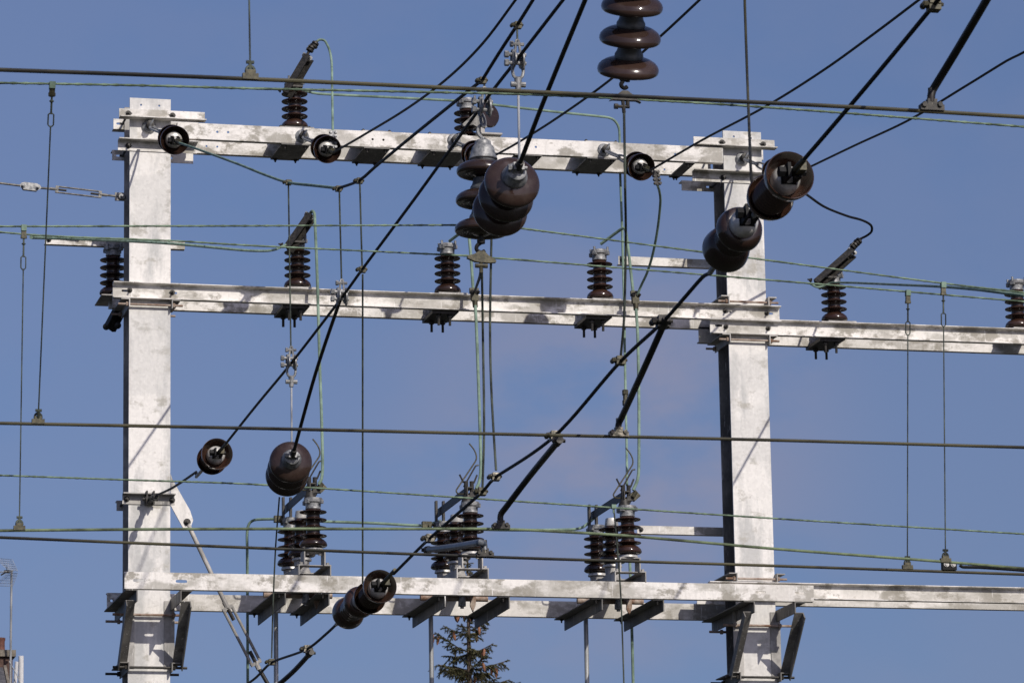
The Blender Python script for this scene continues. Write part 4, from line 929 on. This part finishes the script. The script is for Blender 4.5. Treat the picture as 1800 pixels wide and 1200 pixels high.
# ------------------------------------------------------------------ disc insulators
RD = .125
DISC = [(.012, -.030), (.030, -.026), (.050, -.016), (.056, -.022), (.062, -.014), (.080, -.014), (.085, -.020), (.091, -.014), (.108, -.018), (.117, -.0185), (.1225, -.013), (RD, -.004), (.1243, .005), (.120, .015), (.110, .026), (.094, .036), (.076, .043), (.058, .047), (.05, .050)]
CAP = [(.055, .046), (.0585, .052), (.058, .062), (.050, .076), (.046, .094), (.044, .106), (.034, .112), (.012, .114)]
def disc_string(t, top, dirv, n, pitch, capmat='cast', caps_first=None):
    d = Vector(dirv).normalized(); q = (-d).to_track_quat('Z', 'Y').to_matrix().to_4x4()
    for i in range(n):
        Mx = Matrix.Translation(top + d*pitch*i) @ q
        mb = MB(); mb.lathe(DISC, 48, Mx); di = mb.build('disc', 'disc', t, sharp=55)
        mb = MB(); mb.lathe(CAP, 30, Mx); mb.build('cap', capmat if i or not caps_first else caps_first, di)
        mb = MB(); mb.cyl(Mx @ Vector((0, 0, -.03)), Mx @ Vector((0, 0, -.052)), .011, n=8); mb.build('pin', 'dark', di)
# hanging string at the top edge
p3 = UD(1104, 122, 16.2); pt = UD(1111, 12, 16.2-.075); dv = (p3-pt); pitch = dv.length/2
t = thing('insulator_string', 'string of large brown discs hanging from the top edge', 'insulator', p3)
M['disc_cap'] = simple('dark_zinc_cap', c4(.085, .09, .095), c4(.15, .155, .16), 30, .5, .3, bmp=.2)
disc_string(t, p3-dv*1.5, dv, 4, pitch, 'disc_cap')
sc = UY(1098, 173, YB)
mb = MB(); mb.tube(spline([sc+Vector((0, 0, .085)), sc+Vector((-.008, 0, .07)), sc+Vector((-.014, 0, .055)), sc+Vector((0, 0, .043)), sc+Vector((.012, 0, .05))], .006), .009, 8); mb.cyl(sc+Vector((.0, 0, .1)), sc+Vector((0, 0, .078)), .02, n=10); mb.build('hook', 'black', t)
mb = MB(); mb.prism([sc+Vector((x, -.012, z)) for x, z in ((-.066, -.014), (-.055, -.006), (-.035, .012), (-.012, .030), (.012, .030), (.035, .012), (.055, -.006), (.068, -.018), (.05, -.010), (-.05, -.010))][::-1], (0, .024, 0)); mb.build('saddle', 'dark', t)
mb = MB(); mb.cyl(sc+Vector((-.038, 0, -.036)), sc+Vector((.02, 0, -.036)), .007, n=8); mb.cyl(sc+Vector((-.045, 0, -.036)), sc+Vector((-.03, 0, -.036)), .012, n=8); mb.cyl(sc+Vector((-.008, 0, -.01)), sc+Vector((-.004, 0, -.062)), .008, n=8); mb.cyl(sc+Vector((.012, 0, -.01)), sc+Vector((.012, 0, -.04)), .009, n=8); mb.build('keeper', 'dark', t)
# half-hidden string under the grey cap
YS = UX(848, 300, XL).y
a3 = UY(846, 404, YS); a1 = UY(849, 302, YS); dv = a3-a1; pitch = dv.length/2
t = thing('insulator_string', 'hanging disc string with a pale grey top cap, half hidden by a facing insulator', 'insulator', a3)
disc_string(t, a1, dv, 3, pitch, 'disc_cap', 'cast')
tp = UY(849, 262, YS)
mb = MB(); mb.lathe([(.064, -.054), (.068, -.050), (.066, -.042), (.059, -.028), (.055, -.008), (.051, .008), (.043, .016), (.039, .022), (.037, .036), (.028, .043), (.013, .046), (.012, .055)], 28, Matrix.Translation(tp)); mb.build('top_cap', 'cast', t)
hk = UY(849, 232, YS)
mb = MB(); mb.tube(spline([tp+Vector((0, 0, .04)), hk+Vector((.002, 0, -.035)), hk+Vector((-.022, 0, -.012)), hk+Vector((-.022, 0, .018)), hk+Vector((0, 0, .034)), hk+Vector((.014, 0, .02))], .008), .0085, 8); mb.build('hook', 'cast', t)
mb = MB(); mb.tube([hk+Vector((.010*math.cos(k), .018*math.sin(k), .055+.035*math.sin(k))) for k in np.linspace(0, 6.28, 15)[:-1]], .0075, 7, closed=True); mb.build('link', 'cast', t)
sd = UY(846, 453, YE)
mb = MB(); mb.tube(spline([sd+Vector((0, 0, .075)), sd+Vector((-.02, 0, .058)), sd+Vector((-.022, 0, .038)), sd+Vector((0, 0, .026)), sd+Vector((.018, 0, .034))], .006), .010, 8); mb.cyl(sd+Vector((.0, 0, .09)), sd+Vector((0, 0, .07)), .02, n=10); mb.build('saddle_hook', 'black', t)
mb = MB(); mb.prism([sd+Vector((x, -.012, z)) for x, z in ((-.070, -.006), (-.068, .006), (-.035, .016), (-.012, .032), (.012, .032), (.035, .010), (.072, -.012), (.07, -.022), (.03, -.026), (-.03, -.022))][::-1], (0, .024, 0)); mb.build('saddle', 'bronze', t)
mb = MB(); mb.cyl(sd+Vector((-.03, 0, -.040)), sd+Vector((.03, 0, -.040)), .011, n=8); mb.cyl(sd+Vector((-.002, 0, -.02)), sd+Vector((-.002, 0, -.075)), .009, n=8); mb.build('keeper', 'bronze', t)

# facing strings (seen from their cap end) held by dark pull tubes
def facing(f_px, b_px, Dp, n, label, tube_px, tube_lab, Xt):
    sp = .135*(n-1)
    P0 = UD(*f_px, Dp); lat = (UD(*b_px, Dp)-P0); tt = math.sqrt(max(sp*sp-lat.length**2, .01)); P2 = UD(*b_px, Dp+tt)
    dv = P2-P0; t = thing('insulator_string', label, 'insulator', P0)
    disc_string(t, P0, dv, n, dv.length/(n-1), 'cast')
    d = dv.normalized(); ctip = P0 - d*.114
    mb = MB()
    for s in (-1, 1): mb.obox(ctip - d*.012 + Vector((s*.018, 0, 0)), d*.03, Vector((.006, 0, 0)), Vector((0, 0, .016)))
    mb.cyl(ctip-d*.02+Vector((-.04, 0, 0)), ctip-d*.02+Vector((.04, 0, 0)), .010, n=8); mb.cyl(ctip-d*.02+Vector((-.046, 0, 0)), ctip-d*.02+Vector((-.03, 0, 0)), .016, n=6); mb.build('clevis', 'cast', t)
    mb = MB(); mb.cyl(P2+d*.05, P2+d*.16, .012, n=8); mb.build('tail_pin', 'dark', t)
    Pt = [ctip - d*.03] + tube_px(ctip)
    tt_ = thing('pull_tube', tube_lab, 'tube', Pt[0]); mb = MB(); mb.tube(spline(Pt, .05), .0103, 12); mb.build('tube', 'tube', tt_)
    mb = MB(); dd = (Pt[1]-Pt[0]).normalized(); mb.cyl(Pt[0]-dd*.01, Pt[0]+dd*.04, .018, n=8); mb.build('end_fitting', 'dark', tt_)
    return P0, P2
D1 = 17.75
facing((900, 321), (879, 371), D1, 3, 'large brown facing disc string at centre, seen from its cap end', lambda c: [UX(955, 180, c.x), UX(1030, -3, c.x), UX(1070, -100, c.x)], 'thick dark tube rising from the central facing discs to the top edge', XL)
facing((511, 812), (504, 836), 23.3, 3, 'brown facing disc string low at left, seen from its cap end', lambda c: [UX(555, 655, XL), UX(598, 527, XL)], 'dark tube from the low facing discs up to a hanger', XL)

# strain insulators inside the span wires
def inline(fpx, rpx, X, r, start, end, label, n=6, group=None, flip=False):
    Fp, Rp = UX(*fpx, X), UX(*rpx, X); A, E = UX(*start, X), UX(*end, X)
    d = (Fp-Rp).normalized(); Lb = (Fp-Rp).length + .04
    t = thing('strain_insulator', label, 'insulator', Rp, group)
    L0 = max((Rp-A).length-.02, .05); L1 = max((E-Fp).length, .1)
    strain_parts(t, L0, Lb, L1, r, n, loop=False, flip=flip); align(t, Fp-d*(L0+Lb-.02), Fp); return Fp-d*(L0+Lb-.02)
GI = 'strain insulators strung in the span wires'
q_small = inline((381, 798), (371, 809), XL, .103, (345, 829), (397, 779), 'small brown strain insulator just above the anchor on the left post', 5, GI)
cable('span_wire', [q_small, UX(345, 829, XL), UX(303, 857, XL), Vector((XL, -.12, UY(268, 874, -.12).z))], .0085, 'black', 'short black wire from the small insulator to the anchor on the left post', group=GB)
inline((1386, 311), (1350, 351), XH, .093, (1325, 376), (1412, 282), 'upper brown strain insulator of the big pair in front of the right post', 8, GI)
q_up = inline((1303, 399), (1277, 437), XH, .093, (1247, 472), (1330, 368), 'lower brown strain insulator of the big pair in front of the right post', 5, GI, True)
inline((667, 1031), (648, 1052), XH, .092, (638, 1062), (693, 1007), 'upper brown strain insulator of the low pair in front of the platform', 7, GI)
q_lo = inline((634, 1056), (613, 1076), XH, .092, (591, 1099), (644, 1050), 'lower brown strain insulator of the low pair in front of the platform', 5, GI, True)

cable('span_wire', [q_up] + xpath([(1235, 487), (1205, 521), (1165, 566), (1090, 636), (975, 766), (870, 839), (846, 866), (755, 946), (692, 1008)], XH), .0079, 'black', 'black lower span wire between the big insulator pair and the smaller low pair', group=GB)
cable('span_wire', [q_lo, *xpath([(575, 1112), (540, 1140), (477, 1164), (450, 1190)], XH), UX(420, 1212, XH), ha], .0079, 'black', 'black lower span wire continuing below the low insulator pair', group=GB)

# ------------------------------------------------------------------ stays of the left post
Y = .14
t = thing('horizontal_stay', 'horizontal stay rod with link plates and turnbuckle left of the left post', 'stay', UY(214, 346, Y))
P = [UY(214, 346, Y), UY(176, 342, Y), UY(100, 333, Y), UY(66, 330, Y), UY(40, 327, Y), UY(0, 322, Y)]
far = P[-1] + (P[-1]-P[-2]).normalized()*9
u_ = (P[0]-P[2]).normalized()
for a_, b_ in ((P[0], P[1]), (P[2], P[3]), (P[4], far)): mb = MB(); mb.cyl(a_, b_, .0085, n=10); mb.build('rod', 'worn', t)
mb = MB(); mb.tube([P[0]+Vector((.020*math.cos(k)-.0, -.012, .018*math.sin(k))) for k in np.linspace(0, 6.28, 13)[:-1]], .010, 8, closed=True); mb.build('eye', 'worn', t)
mb = MB(); mb.bolt(P[0]+Vector((0, -.02, 0)), (0, -1, 0), .014, .012, .012); mb.build('bolt', 'cast', t)
def turnbuckle(t, A, B, w, r, mat='cast'):
    d = (B-A).normalized(); s = Vector((0, 1, 0)).cross(d).normalized()
    for k in (-1, 1): mb = MB(); mb.cyl(A+s*k*w, B+s*k*w, r, n=8); mb.build('side_bar', mat, t)
    for e, q in ((A, 1), (B, -1)): mb = MB(); mb.obox(e, d*.011, s*(w+r*.6), Vector((0, r*1.1, 0))); mb.cyl(e-d*q*.05, e, r*1.7, n=8); mb.build('end_block', mat, t)
    for e, q in ((A, 1), (B, -1)): mb = MB(); mb.cyl(e, e+d*q*(B-A).length*.22, r*1.25, n=8); mb.build('screw', 'dark', t)
turnbuckle(t, P[1], P[2], .022, .0065, 'worn')
mb = MB(); c = (P[3]+P[4])/2; d = (P[4]-P[3]).normalized(); s = Vector((0, 1, 0)).cross(d).normalized(); L = (P[4]-P[3]).length/2
for yy in (-.014, .014): mb.prism([c+Vector((0, yy, 0))+d*x*L+s*z for x, z in ((-1.12, -.012), (-.9, -.028), (.9, -.028), (1.12, -.012), (1.12, .012), (.9, .028), (-.9, .028), (-1.12, .012))], (0, .006, 0))
mb.build('link_plate', 'cast', t)
for q in (P[3], P[4]): mb = MB(); mb.bolt(q+Vector((0, -.015, 0)), (0, -1, 0), .015, .012, .01); mb.build('bolt', 'cast', t)
Y = .122
t = thing('diagonal_stay', 'diagonal stay rod with a long turnbuckle right of the left post', 'stay', UY(470, 1200, Y))
A, B, C_, E_ = UY(330, 920, Y), UY(400, 1068, Y), UY(450, 1165, Y), UY(470, 1200, Y)
dd = (E_-C_).normalized(); end = E_ + dd*((E_.z-.3)/abs(dd.z))
mb = MB(); mb.cyl(A, B, .016, n=12); mb.build('rod', 'galv', t)
turnbuckle(t, B, C_, .034, .011, 'galv')
mb = MB(); mb.cyl(C_, end, .015, n=12); mb.build('rod', 'dark', t)

# ------------------------------------------------------------------ spruce beyond the gantry
m, nt, b = new_mat('spruce_needles'); pos = N(nt, 'ShaderNodeNewGeometry').outputs['Position']
nt.links.new(mix(nt, ramp(nt, noise(nt, pos, 2.5, 4), .35, .65), c4(.034, .040, .016), c4(.125, .115, .045)), b.inputs['Base Color']); b.inputs['Roughness'].default_value = .7; M['needle'] = m
M['bark'] = simple('spruce_bark', c4(.05, .035, .025), c4(.12, .085, .06), 20, .9)
M['cone'] = simple('orange_brown_cone', c4(.15, .062, .030), c4(.27, .115, .055), 60, .75)
def spruce(top_px, Dp, label):
    top = UD(*top_px, Dp); Ht = top.z; base = Vector((top.x, top.y, 0))
    t = thing('spruce_tree', label, 'tree', base)
    rnd = random.Random(3)
    mb = MB(); mb.tube([base+Vector((0, 0, Ht*k/12)) for k in range(13)], .02, 8)
    for i in range(13):
        rr = .012 + .17*(1-i/12)
        for j in range(8):
            v = mb.v[i*8+j]; c = base+Vector((0, 0, Ht*i/12)); mb.v[i*8+j] = c+(v-c).normalized()*rr
    mb.build('trunk', 'bark', t)
    nd = MB(); wd = MB(); cones = []
    def needles(p, q, dens, ln):
        ax = (q-p); L = ax.length; d = ax.normalized(); x = d.orthogonal().normalized(); y = d.cross(x)
        for k in range(max(2, int(L*dens))):
            u = rnd.random(); a = rnd.random()*6.283; c = p+ax*u
            r = (x*math.cos(a)+y*math.sin(a)); tip = c + (r*.8+d*.75).normalized()*ln*(.7+.5*rnd.random()); sw = d.cross(r)*.0021*ln/.02
            o = len(nd.v); nd.v += [c-sw, c+sw, tip]; nd.f.append((o, o+1, o+2))
    def twig(p, d, L, lev, fine):
        droop = Vector((0, 0, -.25 if lev else .0)); n = 3; q = p; dirv = d.normalized()
        pts = [p]
        for k in range(n):
            dirv = (dirv + Vector((rnd.uniform(-.16, .16), rnd.uniform(-.16, .16), rnd.uniform(-.12, .12))) + (Vector((0, 0, .10)) if lev == 0 else droop*.3)).normalized()
            q = q + dirv*L/n; pts.append(q)
        wd.tube(pts, max(.0025, L*.006) if lev else max(.006, L*.010), 5)
        for a, b_ in zip(pts, pts[1:]): needles(a, b_, 950 if fine else 170, .027 if fine else .05)
        if lev < 2:
            m_ = int(L/(.030 if fine else .13)) if lev == 0 else int(L/(.05 if fine else .17))
            for k in range(m_):
                u = .10+.88*k/max(1, m_); i = min(n-1, int(u*n)); c = pts[i].lerp(pts[i+1], u*n-i)
                ax = (pts[i+1]-pts[i]).normalized(); side = ax.cross(Vector((0, 0, 1))).normalized()*(1 if k % 2 else -1)
                hang = rnd.uniform(-1.5, -.2) if lev == 0 and rnd.random() < .62 else rnd.uniform(-.4, .2)
                twig(c, ax*.7+side*rnd.uniform(.35, 1.0)+Vector((0, 0, hang)), (max(.09, L*(.20+.22*(1-u))) if lev == 0 else L*.45)*rnd.uniform(.6, 1.3), lev+1, fine)
        return pts
    twig(Vector((top.x, top.y, Ht-.16)), Vector((.05, 0, 1)), .22, 1, True)
    z = Ht - .22
    while z > 1.2:
        dz = Ht - z; fine = dz < 2.6
        L = .10+dz*.22 if dz < .95 else .36+(dz-.95)*.28 if dz < 2.3 else min(.68+(dz-2.3)*.35, 3.0)
        nb = rnd.randint(4, 6); a0 = rnd.random()*6.283
        for k in range(nb):
            a = a0 + 6.283*k/nb + rnd.uniform(-.3, .3); l = L*rnd.uniform(.55, 1.35)
            c = Vector((top.x, top.y, z+rnd.uniform(-.06, .06)))
            up_ = .75 if dz < .5 else .35 if dz < 1.0 else .05
            pts = twig(c, Vector((math.cos(a), math.sin(a), up_+rnd.uniform(-.2, .15))), l, 0, fine)
            if fine and dz > .7 and rnd.random() < .62:
                q = pts[rnd.choice((1, 2, 2, 3))]
                for j in range(rnd.choice((1, 2, 3))): cones.append(q + Vector((rnd.uniform(-.06, .06), rnd.uniform(-.05, .02), -.01-rnd.random()*.06)))
        for k in range(5 if fine else 0):                              # short shoots between the whorls
            a = rnd.random()*6.283; twig(Vector((top.x, top.y, z-rnd.uniform(.05, .28))), Vector((math.cos(a), math.sin(a), .3)), rnd.uniform(.10, .20), 1, True)
        z -= rnd.uniform(.27, .36) if fine else rnd.uniform(.40, .5)
    wd.build('branches', 'bark', t); nd.build('needles', 'needle', t, sharp=0)
    for q in cones[:95]:
        mb = MB(); s = rnd.uniform(1.1, 1.55); mb.lathe([(.003, 0), (.011*s, -.012), (.017*s, -.035), (.018*s, -.06*s), (.014*s, -.085*s), (.004, -.11*s)], 9, Matrix.Translation(q) @ Matrix.Rotation(rnd.uniform(-.25, .25), 4, 'X') @ Matrix.Rotation(rnd.uniform(-.25, .25), 4, 'Y')); mb.build('cone', 'cone', t)
spruce((822, 984), 62, 'dark spruce top with hanging orange cones below the platform')

# ------------------------------------------------------------------ house corner and aerial at the lower left
M['brick'] = simple('brick_wall', c4(.05, .028, .022), c4(.095, .055, .042), 8, .9)
M['slate'] = simple('slate_roof', c4(.045, .045, .05), c4(.10, .095, .10), 9, .7, stretch=(1, 1, 5), bmp=.3)
M['terracotta'] = simple('terracotta_pot', c4(.075, .03, .022), c4(.14, .052, .036), 12, .8)
M['stone'] = simple('chimney_stone', c4(.11, .095, .075), c4(.20, .175, .14), 9, .9)
M['whitewood'] = simple('white_painted_timber', c4(.55, .55, .56), c4(.70, .69, .68), 6, .6)
DH = 70.0
hr = UD(31, 1162, DH)                                   # top of the verge
hx, hy, hz = hr.x, hr.y, hr.z
t = thing('house', 'house corner with a slate roof, white verge and chimney at the lower left edge', 'house', (hx-4, hy+3, 0))
mb = MB(); mb.box((hx-8, hy-2.6, 0), (hx-.25, hy+6, hz-2.82)); mb.prism([(hx-.26, hy-2.6, hz-2.8205), (hx-.26, hy+6, hz-2.8205), (hx-.26, hy+1.7, hz-.18)], (-7.7, 0, 0)); mb.build('wall', 'brick', t)
mb = MB(); mb.prism([(hx-.06, hy-3.0, hz-2.85), (hx-.06, hy+1.7, hz+1.02-.9), (hx-.06, hy+6.4, hz-2.85), (hx-.06, hy+6.4, hz-2.97), (hx-.06, hy+1.7, hz-.10), (hx-.06, hy-3.0, hz-2.97)], (-8.2, 0, 0)); rf = mb.build('roof', 'slate', t)
mb = MB()
mb.prism([(hx-.05, hy-3.05, hz-3.05), (hx-.05, hy+1.7, hz+.16), (hx-.05, hy+1.7, hz-.10), (hx-.05, hy-3.05, hz-3.25)][::-1], (.05, 0, 0)); mb.build('bargeboard', 'stone', rf)
c0 = UD(18, 1200, DH+1.5)
for pa, pb, rr in (((29.5, 1162), (24, 1230), .032), ((37, 1152), (36.5, 1230), .045)):
    a_, b_ = UD(*pa, DH-3.3), UD(*pb, DH-3.3); mb = MB(); mb.cyl(b_, a_, rr, n=10); mb.build('verge_pole', 'whitewood', t)
# chimney
cr = UD(26.5, 1141, DH+2.2); cl = cr.x-1.15
ch = MB(); ch.box((cl, cr.y+.1, hz-1.4), (cr.x-.03, cr.y+.75, UD(20, 1153, DH+2.2).z)); chm = ch.build('chimney', 'brick', rf)
mb = MB(); mb.box((cl-.05, cr.y+.03, UD(20, 1153, DH+2.2).z+.001), (cr.x+.02, cr.y+.82, cr.z)); mb.build('chimney_cap', 'stone', chm)
pp = UD(1, 1140, DH+2.55)
mb = MB(); mb.lathe([(.085, 0), (.09, .02), (.078, .06), (.074, .20), (.084, .22), (.086, .262), (.066, .266), (.06, .1)], 18, Matrix.Translation((pp.x, pp.y, cr.z+.001))); mb.build('chimney_pot', 'terracotta', chm)
# aerial
ax = UD(18.5, 1161, DH+2.1); at = UD(20.3, 1001, DH+2.1)
t = thing('tv_aerial', 'television aerial with a mesh reflector on a pole by the chimney', 'aerial', ax)
mb = MB(); mb.cyl(ax+Vector((0, 0, -.5)), at, .021, n=10); mb.build('mast', 'conduit', t)
for k in (.13, .40, .73, .93): q = at.lerp(ax, k); mb = MB(); mb.cyl(q, q+(ax-at).normalized()*.02, .0245, n=10); mb.build('band', 'dark', t)
mb = MB(); bo = UD(23, 1003, DH+2.1); be = UD(-25, 1007, DH+1.75); mb.cyl(bo, be, .010, n=8); mb.build('boom', 'cast', t)
q = UD(12, 1004, DH+2.05); mb = MB(); mb.obox(q, (.05, .01, 0), (0, .02, 0), (0, 0, .025)); mb.cyl(q, UD(2, 1010, DH+1.95), .015, n=6); mb.cyl(UD(12, 995, DH+2.05), q, .006, n=6); mb.build('bracket', 'dark', t)
# the two halves of the reflector: wire meshes leaning apart, seen nearly edge-on from below
for half, (c0, c1, c2, c3) in enumerate((((-9, 980), (22, 983), (31, 1003), (14, 1001)), ((14, 1005), (31, 1007), (22, 1030), (-9, 1029)))):
    K = [UD(*c0, DH+2.25), UD(*c1, DH+1.85), UD(*c2, DH+1.85), UD(*c3, DH+2.25)]
    mb = MB()
    for i in range(9): a_, b_ = K[0].lerp(K[1], i/8), K[3].lerp(K[2], i/8); mb.cyl(a_, b_, .0045, n=4)
    for i in range(6): a_, b_ = K[0].lerp(K[3], i/5), K[1].lerp(K[2], i/5); mb.cyl(a_, b_, .0045, n=4)
    mb.build('reflector', 'conduit', t)
cable('aerial_lead', [UD(16, 1161, DH-3.4), UD(22, 1172, DH-3.4), UD(31, 1188, DH-3.4), UD(36, 1202, DH-3.4)], .008, 'conduit', 'pale aerial lead running down over the slate roof', 'cable')
